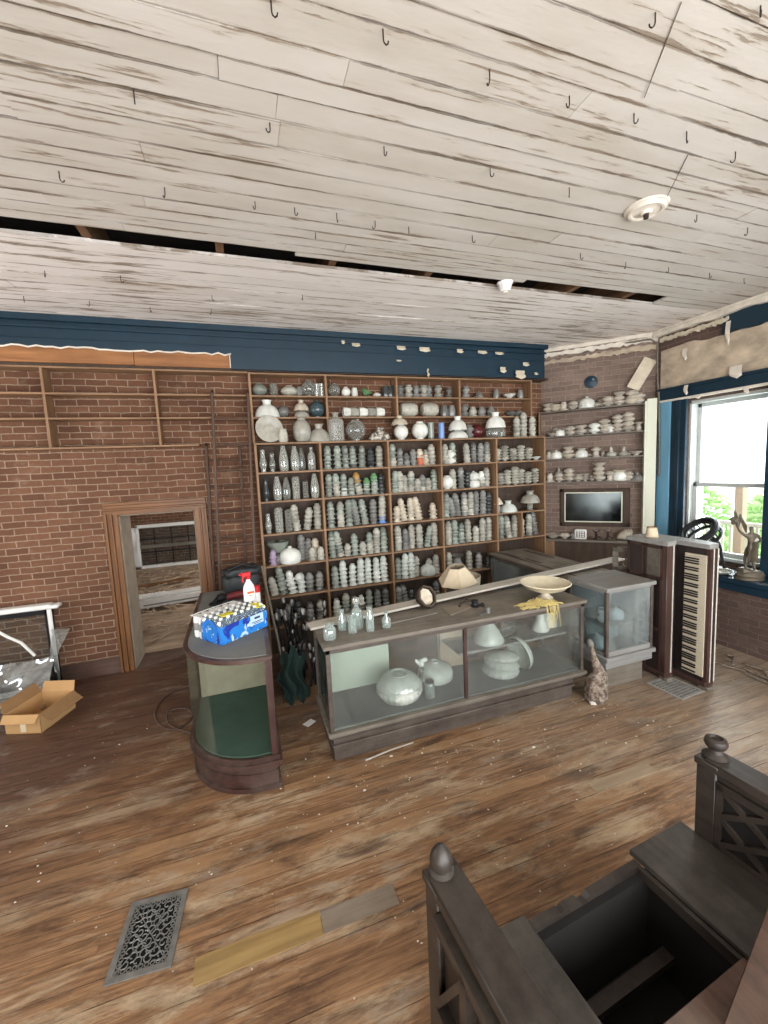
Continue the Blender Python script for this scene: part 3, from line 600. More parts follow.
def flask(b): b.lathe([(.004, 0), (.04, 0), (.046, .01), (.046, .17), (.038, .2), (.018, .225), (.017, .26), (.022, .265), (.022, .275)], 18, close=True)
def ribcyl(b): b.lathe(shell([(.045, 0)] + [(.045+.008*(k % 2), .012+.02*k) for k in range(14)] + [(.035, .3)]), 18)
def plate(b): b.lathe([(.002, .0), (.09, 0), (.1, .005), (.165, .032), (.168, .038), (.16, .04), (.1, .014), (.06, .01), (.055, .018), (.002, .018)], 32)
def drum(b): b.lathe([(.06, 0), (.085, .005), (.09, .02), (.105, .03), (.112, .07), (.112, .15), (.105, .19), (.09, .2), (.085, .215), (.06, .22)], 26, close=True)
def tumbler(b): b.lathe(shell([(.036, 0), (.04, .01), (.042, .07), (.034, .1), (.032, .12)]), 16, rib=8, amp=.04)
def smallvase(b): b.lathe(shell([(.03, 0), (.042, .01), (.05, .03), (.04, .05), (.028, .056), (.03, .07), (.045, .085), (.048, .1), (.04, .115), (.03, .122), (.036, .134)]), 18, rib=8, amp=.03)
def ginger(b): b.lathe(shell([(.105, 0), (.115, .012), (.118, .05), (.118, .08), (.105, .12), (.07, .15), (.035, .163), (.022, .168), (.022, .18), (.027, .184)]), 28)
def dish(b): b.lathe([(.04, 0), (.05, .006), (.085, .03), (.115, .06), (.118, .064), (.11, .06), (.08, .034), (.045, .012), (.002, .01)], 28, rib=12, amp=.02)
def bowl(b): b.lathe([(.05, 0), (.06, .01), (.1, .05), (.13, .1), (.134, .13), (.126, .128), (.12, .1), (.09, .055), (.05, .02), (.002, .016)], 26, rib=14, amp=.02)
def pitcher(b): b.lathe(shell([(.075, 0), (.085, .02), (.08, .06), (.05, .12), (.04, .15), (.06, .175), (.085, .19)]), 22, rib=10, amp=.04, ribz=(.14, .2))
def lampbase(b): b.lathe(shell([(.075, 0), (.082, .015), (.07, .04), (.045, .09), (.034, .16), (.038, .2), (.056, .235), (.058, .25), (.045, .27)]), 24)
def finial(b): b.lathe([(.003, 0), (.05, .004), (.06, .02), (.05, .035), (.02, .05), (.014, .07), (.02, .085), (.012, .1), (.002, .108)], 18)
SH = {f.__name__: f for f in (spool, bell, tulip, squat, flare, dome, cone, globe, oval, chimney, cylinder, torpedo, jug, flask, ribcyl, plate, drum, tumbler, smallvase, ginger, dish, bowl, pitcher, lampbase, finial)}
def put(name, shape, mat, loc, label, cat='glass shade', group=None, sc=1.0, rot=(0, 0, 0)):
    o = bpy.data.objects.new(name, gmesh(shape, mat)); COL.objects.link(o); o.location = loc
    o.rotation_euler = tuple(math.radians(a) for a in rot); o.scale = sc if isinstance(sc, tuple) else (sc, sc, sc)
    return tag(o, label, cat, group)
ORD = ('first', 'second', 'third', 'fourth', 'fifth', 'sixth', 'seventh', 'eighth', 'ninth', 'tenth', 'eleventh', 'twelfth', 'thirteenth', 'fourteenth', 'fifteenth', 'sixteenth', 'seventeenth', 'eighteenth')
def pos_word(k, n): return 'alone as' if n == 1 else 'at the foot of' if k == 0 else 'topping' if k == n-1 else ORD[k] + ' up in'
KIND = {   # key: name, shape, material, words, nest pitch
    'r': ('ribbed_lampshade', 'spool', 'ribgreen', 'green grey ribbed shade', .056), 'g': ('ribbed_lampshade', 'tulip', 'ribgrey', 'dull grey ribbed shade', .055),
    'd': ('fluted_lampshade', 'spool', 'ribgrey', 'grey fluted shade', .056), 'm': ('bell_lampshade', 'bell', 'milk', 'white bell shade', .054), 'M': ('bell_lampshade', 'spool', 'milkgreen', 'pale green white shade', .056),
    'c': ('flared_lampshade', 'bell', 'creamg', 'cream flared shade', .05), 'o': ('fluted_lampshade', 'tulip', 'greyopal', 'dusty opal shade', .056),
    'q': ('squat_lampshade', 'squat', 'greyopal', 'dusty squat shade', .05), 'a': ('ribbed_lampshade', 'spool', 'amber', 'amber ribbed shade', .05), 'e': ('ribbed_lampshade', 'tulip', 'greenglass', 'green tinted shade', .05),
    'z': ('fluted_lampshade', 'tulip', 'orange', 'orange tinted shade', .05), 'l': ('fluted_lampshade', 'bell', 'lilac', 'lilac glass shade', .05), 'u': ('ribbed_lampshade', 'spool', 'blueglass', 'blue glass shade', .05),
    'x': ('ribbed_lampshade', 'tulip', 'darkglass', 'dark glass shade', .05)}
rs = random.Random(21)
def stack(keys, x, y, z, lean, where, sc=1.0, yaw=None):
    """one nested column; keys is one letter per shade, from the bottom"""
    n = len(keys); ax, ay = math.radians(lean[0]), math.radians(lean[1]); h = 0.0
    R = Matrix.Rotation(ay, 3, 'Y') @ Matrix.Rotation(ax, 3, 'X')
    up = (abs(math.sin(ay))+abs(math.sin(ax)))*.05*sc
    for k, c in enumerate(keys):
        nm, shp, mt, w, dz = KIND[c]
        p = Vector((x, y, z + up + .001)) + R @ Vector((rs.uniform(-.003, .003), rs.uniform(-.003, .003), h))
        o = put(nm, shp, mt, p, '%s %s %s' % (w, pos_word(k, n), where), 'glass shade', None, sc*rs.uniform(.95, 1.03))
        o.scale = (o.scale[0]*1.05, o.scale[1]*1.05, o.scale[2]*1.04) if c != 'q' else o.scale; o.rotation_euler = (R @ Matrix.Rotation(rs.uniform(0, 6.28), 3, 'Z')).to_euler()
        h += dz*sc
BAY = ('ladder bay', 'second bay', 'third bay', 'fourth bay', 'corner bay')
ROW = ('row one', 'row two', 'row three', 'row four', 'row five', 'row six')
def cell(bay, row, items, sc=1.0, tilt=2.0, y=5.375):
    x0, x1 = LX[bay]+.05, LX[bay+1]-.05; z = LZ[row+1]; n = len(items); k = 0
    for i, it in enumerate(items):
        x = x0 + (x1-x0)*(i+.5)/n + rs.uniform(-.008, .008)
        if it is None: continue
        keys = it.rstrip('/\\'); ln = rs.uniform(-tilt, tilt)
        if it.endswith('\\'): ln = -9
        if it.endswith('/'): ln = 9
        stack(keys, x, y + rs.uniform(-.02, .02), z, (rs.uniform(-1.5, 1.5), ln), '%s stack, %s, %s' % (ORD[k], ROW[row], BAY[bay]), sc); k += 1
cell(1, 0, ['rrrr', 'rrrr', 'rrrr', 'grrr', 'rrrr', 'xxxx', 'oooo'])
cell(1, 1, ['rrrr', 'ooor', 'Mrrr', 'rrr', 'oora\\', 'rre', 'rrre', 'xxxx'])
cell(1, 2, ['rrrrr', 'oooro', 'rrrrr', 'ggggr\\', 'orrrr\\', 'ggggg', 'uooooo'], 1.0)
cell(1, 3, ['rrrrr', 'orror\\', 'oo', 'rrrr', 'oo', 'ooor', 'ooooo', 'rrrrr'])
cell(1, 4, ['rrrr', 'MMMMM', 'MMMM', 'MmMMM', 'MMMMM', 'MmmMM', 'MMMMM'])
cell(1, 5, ['Mmm', 'orro', 'rrr', 'gom', 'rrrr', 'gggg', 'gggg'])
cell(2, 0, ['oorr', 'ddd', 'gg', 'gdg', 'zzc', 'cco', 'oooo'])
cell(2, 1, ['rrrr', 'oooo', 'ooo', 'ooro', 'oo', 'ogg', 'oo', 'rrrr'])
cell(2, 2, ['ccc', 'ccccc\\', 'ccccc', 'ccccc\\', None, 'ccc'])
cell(2, 3, ['ooooo', 'dddd', 'ooooo', 'ooooo', 'rrrr/', 'ooooo'])
cell(2, 4, ['rrrr', 'MMMMM', 'MMMMM', 'oooo', None, 'ooo', 'oooo'])
cell(2, 5, ['gggg', 'gggg\\', 'xxx', None, None, 'xxx', 'gggg'])
cell(3, 0, ['oooo', 'rrrr', None, 'oooo', 'dddd', 'gggg', 'oodd'])
cell(3, 1, [None, 'oooo', 'dddd', 'xxxx', None, 'oom', 'oooo'])
cell(3, 2, ['rrrrr', 'gggg\\', 'ggggg\\', 'gooog', 'ooooo', 'ddddd', 'ddddd', 'xxxxx'])
cell(3, 3, ['ooooo', 'rrrrr', 'rrrr', 'ooooo', 'ooo', 'ooooo', 'ooooo'])
cell(3, 4, ['oooo', None, 'oooo', 'ggg', 'xx'])
cell(4, 1, ['qqqq', 'qqqqq', 'qqqqqq', 'qqqqq', 'qqqq', 'qqqqq'], .82)
cell(4, 3, ['rrrrr', 'ooooo\\', 'ooooo', 'oooo', 'ooooo', 'ddddd\\'])
for i, (x, n) in enumerate(((3.64, 4), (3.78, 5), (3.92, 4), (4.06, 5), (4.2, 4))): stack('q'*n, x, 5.38, LZ[1], (0, rs.uniform(-3, 3)), '%s stack, row one, corner bay' % ORD[i], .85)
B1 = ', %s of %s'
G = 'glass lamp chimney'
def bput(name, shape, mat, x, row, bay, label, cat='glass shade', sc=1.0, y=5.375, dz=0, rot=(0, 0, 0)):
    return put(name, shape, mat, (x, y, LZ[row+1]+.001+dz), label, cat, None, sc, rot)
# the bay by the ladder: clear chimneys and torpedo shades
for x, nm, s, m, sc, l in ((.27, 'lamp_chimney', 'chimney', 'clear', 1.0, 'tall clear chimney first in the top row by the ladder'), (.38, 'lamp_chimney', 'chimney', 'clearcool', .85, 'shorter clear chimney second in the top row by the ladder'),
        (.52, 'torpedo_lampshade', 'torpedo', 'clear', 1.02, 'bright torpedo shade third in the top row by the ladder'), (.66, 'torpedo_lampshade', 'torpedo', 'clear', .98, 'torpedo shade fourth in the top row by the ladder'),
        (.75, 'torpedo_lampshade', 'torpedo', 'clearcool', .92, 'dim torpedo shade tucked fifth in the top row by the ladder'), (.87, 'glass_flask', 'flask', 'clear', 1.05, 'clear flask last in the top row by the ladder')): bput(nm, s, m, x, 0, 0, l, 'glass chimney', sc, 5.37 if x != .75 else 5.44)
for x, nm, s, m, sc, l in ((.28, 'lamp_chimney', 'chimney', 'darkglass', 1.0, 'dark chimney first in the second row by the ladder'), (.42, 'torpedo_lampshade', 'torpedo', 'clear', .95, 'bright torpedo shade second in the second row by the ladder'),
        (.53, 'torpedo_lampshade', 'torpedo', 'clearcool', .9, 'smoky torpedo shade third in the second row by the ladder'), (.65, 'ribbed_chimney', 'ribcyl', 'clear', .95, 'ribbed clear chimney fourth in the second row by the ladder'),
        (.77, 'ribbed_chimney', 'ribcyl', 'clearcool', .75, 'short ribbed chimney fifth in the second row by the ladder'), (.89, 'torpedo_lampshade', 'torpedo', 'clear', 1.0, 'torpedo shade last in the second row by the ladder')): bput(nm, s, m, x, 1, 0, l, 'glass chimney', sc)
for x, nm, s, m, sc, ry, l in ((.28, 'lamp_chimney', 'chimney', 'clear', .9, 0, 'slim clear chimney first in the third row by the ladder'), (.41, 'ribbed_chimney', 'ribcyl', 'clear', 1.05, 0, 'bright ribbed chimney second in the third row by the ladder'),
        (.53, 'ribbed_chimney', 'ribcyl', 'clearcool', .95, 0, 'ribbed chimney third in the third row by the ladder')): bput(nm, s, m, x, 2, 0, l, 'glass chimney', sc, rot=(0, ry, 0))
for i, (x, ks, ln) in enumerate(((.63, 'ooooo', -5), (.76, 'oooo', 8), (.9, 'ooooo', 0))): stack(ks, x, 5.375, LZ[3], (0, ln), '%s stack, row three, ladder bay' % ORD[i])
bput('pressed_bowl', 'bowl', 'ribgreen', .38, 3, 0, 'ribbed grey green bowl behind the squat white dome shade', 'bowl', 1.05, 5.44, .14)
bput('dome_lampshade', 'ginger', 'ribgrey', .38, 3, 0, 'grey glass dome carrying the ribbed bowl', 'glass shade', .75, 5.45)
bput('ginger_lampshade', 'ginger', 'milk', .52, 3, 0, 'squat white dome shade with small neck, fourth row by ladder', 'glass shade', 1.15, 5.37)
stack('lll', .30, 5.345, LZ[4], (0, 0), 'lilac pair, row four, ladder bay', .85)
for i, (x, ks, yy) in enumerate(((.68, 'ggggg', 5.47), (.77, 'gggg', 5.46), (.86, 'cccc', 5.45), (.8, 'oo', 5.35), (.91, 'oo', 5.35))): stack(ks, x, yy, LZ[4], (0, 0), '%s stack, row four, ladder bay' % ORD[i+1])
cell(0, 4, ['ooo\\', 'rrrrr\\', 'Mmmm\\', 'MMM', 'ggg', 'gog'], 1.05)
put('milk_globe', 'globe', 'milk', (.60, 5.33, LZ[5]+.155), 'white globe balanced on a stack, fifth row by the ladder', 'glass shade', None, .42)
cell(0, 5, ['xxx', 'ggg', 'xxxx', 'ggg', 'ogo'], 1.05)
bput('dome_lampshade', 'ginger', 'milkgreen', 2.44, 4, 2, 'squat pale dome shade in the fifth row, third bay', sc=.95)
bput('pale_jar', 'smallvase', 'milk', 2.87, 0, 3, 'white ribbed bottle shaped shade, top row of the fourth bay', sc=1.45)
bput('milk_globe', 'globe', 'milk', 2.79, 1, 3, 'round white globe first in the second row, fourth bay', sc=.78)
bput('stacked_dome', 'ginger', 'milk', 3.23, 1, 3, 'lower white dome of a pair, second row of the fourth bay', sc=.75); bput('stacked_dome', 'ginger', 'milk', 3.23, 1, 3, 'upper white dome of a pair, second row of the fourth bay', sc=.68, dz=.115)
bput('glass_pitcher', 'pitcher', 'ribgrey', 2.92, 4, 3, 'fluted grey glass vase with flared lip, fifth row, fourth bay', 'vase', 1.25)
bput('dome_lampshade', 'dome', 'milkgreen', 3.82, 2, 4, 'pale green dome shade on a clear foot, corner bay', sc=.86, dz=.0)
bput('dome_lampshade', 'dome', 'greyopal', 4.22, 2, 4, 'big grey dome shade, third row of the corner bay', sc=.95, dz=.11); bput('glass_riser', 'cylinder', 'clear', 4.22, 2, 4, 'clear glass cylinder holding up the big grey dome', sc=(1.2, 1.2, .62))
bput('cone_lampshade', 'cone', 'creamg', 3.62, 2, 4, 'small cream cone shade beside the pale green dome', sc=.5, y=5.33, dz=.13); bput('glass_riser', 'flask', 'ribgrey', 3.62, 2, 4, 'grey flask under the small cream cone shade', 'flask', .55, 5.33)
bput('dome_lampshade', 'dome', 'greyopal', 4.1, 4, 4, 'grey dome shade low in the corner bay', sc=.8)
bput('squat_lampshade', 'flare', 'milk', 4.34, 0, 4, 'lone flared white shade, top row of the corner bay', sc=.95)
bput('squat_lampshade', 'squat', 'milk', 3.75, 4, 4, 'squat pale shade low in the corner bay', sc=1.0)
# upper shelves: ones and twos of many kinds
U0, U1, U2 = 2.671, 2.991, 3.256
def up(name, shape, mat, x, z, label, cat='glass shade', sc=1.0, y=5.49, rot=(0, 0, 0), dz=0): return put(name, shape, mat, (x, y, z+dz), label, cat, None, sc, rot)
up('milk_globe', 'globe', 'ribgreen', .30, U2, 'green grey squat globe first on the uppermost shelf', sc=(.78, .78, .6)); up('tumbler', 'tumbler', 'clearcool', .47, U2, 'faint clear tumbler second on the uppermost shelf', 'tumbler', 1.3)
up('milk_globe', 'globe', 'greyopal', .66, U2, 'flattened oval globe on the uppermost shelf', sc=(.9, .8, .52)); up('tumbler', 'tumbler', 'ribgrey', .79, U2, 'grey tumbler between two globes on the uppermost shelf', 'tumbler', 1.0)
up('clear_globe', 'globe', 'clearcool', .91, U2, 'clear smoky globe on the uppermost shelf by the first post', sc=.82)
for x, l in ((1.01, 'first'), (1.075, 'second')): up('glass_cylinder', 'cylinder', 'clear', x, U2, l+' of two clear cylinders by the first post of the uppermost shelf', 'glass shade', .95)
up('clear_globe', 'globe', 'clearcool', 1.24, U2, 'dim clear globe just past the first post, uppermost shelf', sc=.68); up('milk_globe', 'globe', 'milk', 1.40, U2, 'small white globe on the uppermost shelf, second bay', sc=.52)
up('tumbler', 'tumbler', 'milk', 1.52, U2, 'white tumbler by the small white globe', 'tumbler', 1.0); up('green_lampshade', 'flare', 'greenglass', 1.66, U2, 'green flared shade on the uppermost shelf', sc=.9, rot=(0, 25, 0), dz=.035)
up('squat_lampshade', 'squat', 'milk', 1.83, U2, 'small pale shade on the uppermost shelf near the second post', sc=.75)
for x, l in ((1.96, 'first'), (2.03, 'second')): up('dark_tumbler', 'tumbler', 'darkglass', x, U2, l+' dark purple tumbler by the second post of the uppermost shelf', 'tumbler', 1.25)
for i, x in enumerate((2.19, 2.29, 2.43, 2.52, 2.62, 2.74, 2.91)):
    up('waisted_lampshade', 'smallvase', 'greyopal' if i in (1, 3, 5) else 'ribgrey', x, U2, '%s waisted shade along the uppermost shelf, third bay' % ORD[i], sc=1.25 if i != 6 else 1.0, y=5.47 if i in (1, 3, 5, 6) else 5.53)
for x, s, m, l, c in ((3.2, 'smallvase', 'ribgrey', 'grey waisted shade first in the corner end of the uppermost shelf', 1.25), (3.42, 'cone', 'clearcool', 'faint clear cone shade on the uppermost shelf', .55), (3.72, 'tumbler', 'ribgrey', 'grey tumbler on the uppermost shelf toward the corner', 1.1), (3.95, 'flare', 'milk', 'white flat cone shade on the uppermost shelf toward the corner', 1.15), (4.15, 'tumbler', 'ribgrey', 'grey tumbler last on the uppermost shelf', 1.1)):
    up('small_lampshade', s, m, x, U2 if s != 'flare' else U2, l, sc=c)
up('dome_lampshade', 'dome', 'milk', .375, U1, 'large bright white dome shade with collar, first bay', sc=(1.0, .62, 1.12), y=5.495); up('milk_globe', 'globe', 'ribgrey', .575, U1, 'dim small globe beside the large bright dome', sc=.6)
up('stacked_dome', 'dome', 'greyopal', .80, U1, 'lower of two stacked cream domes by the dark globe', sc=(.66, .6, .6)); up('stacked_dome', 'dome', 'creamg', .80, U1, 'upper of two stacked cream domes by the dark globe', sc=(.62, .58, .7), dz=.085)
up('dark_globe', 'globe', 'teald', 1.0, U1, 'dark teal glass globe against the first upper post', sc=.84)
for i, x in enumerate((1.40, 1.5, 1.62, 1.74, 1.86)): up('shade_on_its_side', 'tumbler', 'greyopal' if i % 2 else 'milk', x-.06, U1+.066, ('%s of five opal shades lying in a row, second bay' % ORD[i]), sc=(1.55, 1.55, .95), rot=(0, 90, 0), y=5.47)
for x, l in ((2.28, 'first of two grey drum shades lying on their sides'), (2.60, 'second of two grey drum shades lying on their sides')):
    o = up('drum_lampshade', 'drum', 'greyopal', x-.12, U1+.1, l, sc=(.86, .86, 1.1), rot=(0, 90, 0), y=5.48)
for i, x in enumerate((2.84, 2.96)): up('tumbler', 'tumbler', 'ribgrey', x, U1, '%s grey tumbler beside the drum shades' % ORD[i], 'tumbler', 1.35)
for i, (x, s) in enumerate(((3.17, 'smallvase'), (3.31, 'tulip'), (3.46, 'tulip'), (3.62, 'tulip'), (3.98, 'squat'), (4.12, 'squat'))): up('small_lampshade', s, 'ribgrey' if i != 1 else 'greyopal', x, U1, '%s small shade along the middle upper shelf, corner end' % ORD[i], sc=1.3 if i < 4 else 1.1)
yl = 5.36
up('glass_plate', 'plate', 'greyopal', .37, U0, 'large grey round dish propped on edge, first bay ledge', 'dish', 1.0, 5.375, (80, 0, 8), .166); up('tumbler', 'tumbler', 'greyopal', .53, U0, 'small opal tumbler in front of the propped dish', 'tumbler', 1.35, 5.315)
up('oval_lampshade', 'oval', 'greyopal', .77, U0, 'tall oval dusty shade on the ledge, first bay', sc=.96, y=yl); up('dome_lampshade', 'dome', 'greyopal', .99, U0, 'grey dome shade on the ledge against the first upper post', sc=(.95, .75, 1.15), y=5.40)
up('glass_jug', 'jug', 'clear', 1.21, U0, 'tall clear glass jug on the ledge, second bay', 'jug', 1.0, yl); up('clear_globe', 'globe', 'clearcool', 1.47, U0, 'large smoky globe beside the clear jug', sc=1.1, y=yl)
t = NT('mottled_painted_glass'); M['mottled'] = t.set(base=t.mix(t.ramp(t.noise(t.obj(), 22, 4, .6), .44, .54), lin((216, 210, 198)), lin((96, 88, 78))), rough=.3)
o = up('painted_lampshade', 'dome', 'mottled', 1.80, U0, 'mottled dome shade with white rim on the ledge', sc=(.98, .8, .85), y=yl)
up('milk_globe', 'globe', 'milk', 2.11, U0, 'white globe under a cream cap on the ledge', sc=.83, y=yl); up('cap_lampshade', 'dome', 'creamg', 2.09, U0, 'cream cap shade resting on a white globe', sc=(.72, .72, .62), y=yl, dz=.2)
up('milk_globe', 'globe', 'milk', 2.39, U0, 'largest plain white globe on the ledge, third bay', sc=.96, y=yl); up('glass_cylinder', 'cylinder', 'ribgreen', 2.60, U0, 'grey cylinder behind the largest white globe', sc=1.35, y=5.45)
up('blue_cylinder', 'cylinder', 'blueglass', 2.72, U0, 'pale blue glass cylinder on the ledge', sc=1.25, y=yl)
up('stacked_dome', 'dome', 'milk', 2.98, U0, 'lower white dome of the bright pair on the ledge', sc=(.98, .85, .78), y=yl); up('stacked_dome', 'dome', 'milk', 2.98, U0, 'upper white dome of the bright pair on the ledge', sc=(.88, .8, 1.0), y=yl, dz=.115)
up('small_lampshade', 'smallvase', 'ribgrey', 3.20, U0, 'grey waisted shade right after the bright dome pair', sc=1.4, y=5.42)
up('red_globe', 'globe', 'redglass', 3.35, U0, 'dark red globe in shadow on the ledge', sc=.82, y=5.45)
up('drum_lampshade', 'drum', 'clearcool', 3.61, U0, 'wide clear drum under the tall collared dome', sc=(1.4, 1.0, .62), y=yl); up('collared_dome', 'dome', 'milk', 3.61, U0, 'tall collared white dome on a clear drum', sc=(1.0, .85, 1.15), y=yl, dz=.14)
for i, (x, n) in enumerate(((3.98, 4), (4.10, 5), (4.26, 4))): stack('o'*n, x, 5.36, U0, (0, 0), '%s stack, upper ledge, corner end' % ORD[i], 1.05)
# chimney corner shelves
def chm(lx, ly, z): return CH @ Vector((lx, ly, z))
def lxof(px): return .07 + 1.33*(px-545)/100
cnt = {}
def cpile(row, px, spec, sc=1.0, ly=-.125, kind_=''):
    cnt[row] = cnt.get(row, 0)+1; z = CZ[row]+.001; n = len(spec)
    for k, c in enumerate(spec):
        s, m, dz, w = {'s': ('squat', 'dustyopal', .062, 'squat dusty shade'), 'f': ('flare', 'dustyopal', .045, 'flared dusty shade'), 'd': ('dish', 'creamg', .05, 'cream dish'), 'w': ('squat', 'milk', .062, 'squat white shade'), 'b': ('bell', 'dustyopal', .08, 'dusty bell shade'),
            'G': ('ginger', 'greyopal', .15, 'grey dome shade'), 'W': ('ginger', 'milk', .12, 'white dome shade'), 'n': ('finial', 'greyopal', .09, 'knobbed glass lid'), 'D': ('dome', 'ribgrey', .2, 'dark dome shade'), 't': ('tulip', 'dustyopal', .1, 'dusty tulip shade')}[c]
        p = chm(min(max(lxof(px), .08), 1.33), ly, z)
        put('corner_lampshade' if c not in 'd' else 'corner_dish', s, m, p, '%s %s the %s pile, %s corner shelf' % (w, pos_word(k, n), ORD[cnt[row]-1] + kind_, ('top', 'second', 'third', 'lowest')[row]), 'glass shade' if c != 'd' else 'dish', None, sc*rs.uniform(.94, 1.05), (rs.uniform(-3, 3), rs.uniform(-3, 3), rs.uniform(0, 360)))
        z += dz*sc
for px, sp, c in ((548, 'sf', 1.0), (556, 'dd', .8), (565, 'b', 1.2), (575, 'fs', 1.0), (589, 'W', .95), (599, 's', .9), (610, 'ss', 1.0), (621, 'ssf', 1.0), (633, 'dss', 1.0), (643, 'ss', 1.0)): cpile(0, px, sp, c)
for px, sp, c in ((552, 'f', .9), (561, 'W', .6), (572, 'ss', 1.0), (583, 'sf', 1.1), (597, 'ww', 1.1), (607, 'sss', 1.0), (620, 'ssss', .95), (630, 'ssss', 1.05), (641, 'tf', .8)): cpile(1, px, sp, c)
for px, sp, c in ((549, 't', 1.1), (557, 'W', .8), (570, 'dsf', 1.05), (584, 'Wf', .8), (599, 'bs', .95), (614, 'n', 1.3), (626, 'n', 1.4), (638, 'f', 1.1)): cpile(2, px, sp, c)
for px, sp, c in ((550, 'b', 1.2), (560, 'ssn', .95), (571, 'sss', 1.0), (581, 'sf', 1.0), (588, 'fff', .8), (602, 'sssf', 1.1), (613, 'bs', .9), (622, 'Wd', .85), (631, 'ss', .9), (640, 'D', .6)): cpile(3, px, sp, c)
cnt = {}
for row, pxs in enumerate(((552, 561, 570, 582, 594, 604, 616, 627), (556, 566, 578, 590, 602, 613, 625, 636), (553, 563, 577, 592, 606, 620, 632), (555, 566, 576, 585, 595, 607, 618, 627))):
    for px in pxs: cpile(row, px, rs.choice(('ss', 'sf', 'fs', 'b', 'ssf', 'sss', 's', 'W')), rs.uniform(.62, .78), -.045, ' back')
ZM_ = 1.061
put('covered_dish', 'dish', 'dustyopal', chm(lxof(553), -.14, ZM_), 'pale dish first on the mantel under the mirror', 'dish', None, 1.0)
put('squat_lampshade', 'squat', 'dustyopal', chm(lxof(566), -.14, ZM_), 'pale squat shade second on the mantel under the mirror', 'glass shade', None, 1.1)
put('fluted_lampshade', 'tulip', 'ribgrey', chm(lxof(576), -.14, ZM_), 'grey shade beside the white plaque on the mantel', 'glass shade', None, .9)
# ------------------------------------------------------------------ long glass counter
FC = thing('glass_counter', 'long low glass showcase in dark wood with a dusty top, front of room', 'display case', (.51, 3.07, 0))
L, D = 2.515, .60
b = B(); b.box((.02, .0, 0), (L-.14, D-.03, .11)); b.build('plinth', 'case', FC, bevel=.004)
b = B(); b.box((.01, -.012, .11), (L-.12, D-.02, .135)); b.box((.02, .005, .135), (L-.12, D-.02, .185)); b.box((.0, -.012, .185), (L-.0, D, .21)); b.build('base_moulding', 'case', FC, bevel=.005); B().box((-.02, -.03, .21), (L+.02, D+.01, .245)).build('base_ledge', 'casetop', FC, bevel=.006)
for x, y in ((0, 0), (L-.035, 0), (0, D-.035), (L-.035, D-.035)): B().box((x, y, .245), (x+.035, y+.035, .9)).build('corner_post', 'case', FC, bevel=.003)
B().box((1.205, .0, .245), (1.235, .03, .9)).build('middle_post', 'mahogz', FC, bevel=.003)
b = B(); b.box((0, 0, .885), (L, .035, .925)); b.box((0, D-.035, .885), (L, D, .925)); b.box((0, 0, .885), (.035, D, .925)); b.box((L-.035, 0, .885), (L, D, .925)); b.build('top_rail', 'case', FC, bevel=.003)
B().box((-.02, -.025, .925), (L+.02, D+.02, .955)).build('top', 'casetop', FC, bevel=.005)
B().box((.03, .03, .245), (L-.03, D-.03, .255)).build('bed', 'greypad', FC)
for x0, x1 in ((.035, 1.205), (1.235, L-.035)): B().box((x0, .014, .25), (x1, .018, .885)).build('front_pane', 'pane', FC)
for x in (.015, L-.019): B().box((x, .035, .25), (x+.004, D-.035, .885)).build('end_pane', 'pane', FC)
B().box((.04, D-.03, .255), (.67, D-.015, .885)).build('back_panel', 'palegreen', FC); B().box((.67, D-.034, .255), (.70, D-.012, .885)).build('back_post', 'palegreen', FC)
B().box((1.24, D-.03, .255), (1.56, D-.02, .885)).build('back_door', 'tan', FC)
for x in (1.22, 1.88): B().box((x, D-.034, .255), (x+.03, D-.012, .885)).build('back_post', 'casetop', FC)
b = B(); b.box((1.26, .2, .555), (L-.04, D-.04, .562)); b.build('glass_shelf', 'glassshelf', FC)
b = B(); b.box((1.26, .195, .548), (L-.04, .203, .568)); b.build('shelf_edge', 'greycase', FC)
def wp(x, y, z): return (x, y, z)
# inside it
g = thing('globe_lampshade', 'large round ribbed white glass ceiling shade in the left half of the counter', 'glass shade', (1.17, 3.26, .256))
g.scale = (1.16, 1.16, 1.2)
B().lathe([(.04, 0), (.09, .01), (.15, .05), (.168, .085), (.172, .10), (.165, .118)], 48, rib=24, amp=.024).build('lower_bowl', 'milkgreen', g)
B().lathe([(.165, .116), (.174, .122), (.174, .132), (.160, .142)], 36).build('rim_band', 'milkgreen', g)
B().lathe([(.160, .14), (.15, .165), (.12, .195), (.085, .212), (.07, .214)], 48, rib=24, amp=.024).build('upper_bowl', 'milkgreen', g)
B().lathe([(.072, .212), (.074, .22), (.06, .222), (.05, .214), (.03, .216), (.002, .224)], 30).build('crown', 'milkgreen', g)
put('pendant_lampshade', 'ginger', 'milkgreen', (1.63, 3.50, .256), 'grey white bowl shade behind the large round shade in the counter', 'glass shade', None, (1.45, 1.45, .95))

f = thing('glass_figurine', 'small pale figurine standing between the two round shades in the counter', 'figurine', (1.47, 3.46, .256))
b = B(); b.lathe([(.002, 0), (.045, 0), (.045, .02), (.028, .04), (.022, .09), (.028, .13), (.02, .16)], 16, close=True); b.build('pedestal', 'clearcool', f)
b = B(); b.sphere((0, 0, .2), .04, 12, 8, (.8, .8, 1), .06, 3); b.sphere((.035, 0, .225), .028, 10, 7, (1.2, .8, .8)); b.tube([(-.02, 0, .2), (-.05, 0, .23), (-.055, 0, .25)], [.02, .014, .004], 8); b.build('bird', 'milk', f)
j = thing('glass_jar', 'clear glass jar beside the large round shade in the counter', 'jar', (1.44, 3.22, .256))
B().lathe(shell([(.04, 0), (.047, .01), (.047, .10), (.038, .122), (.036, .13)]), 20).build('body', 'bottle', j); B().lathe([(.002, .13), (.04, .13), (.041, .15), (.002, .152)], 20).build('lid', 'steel', j)
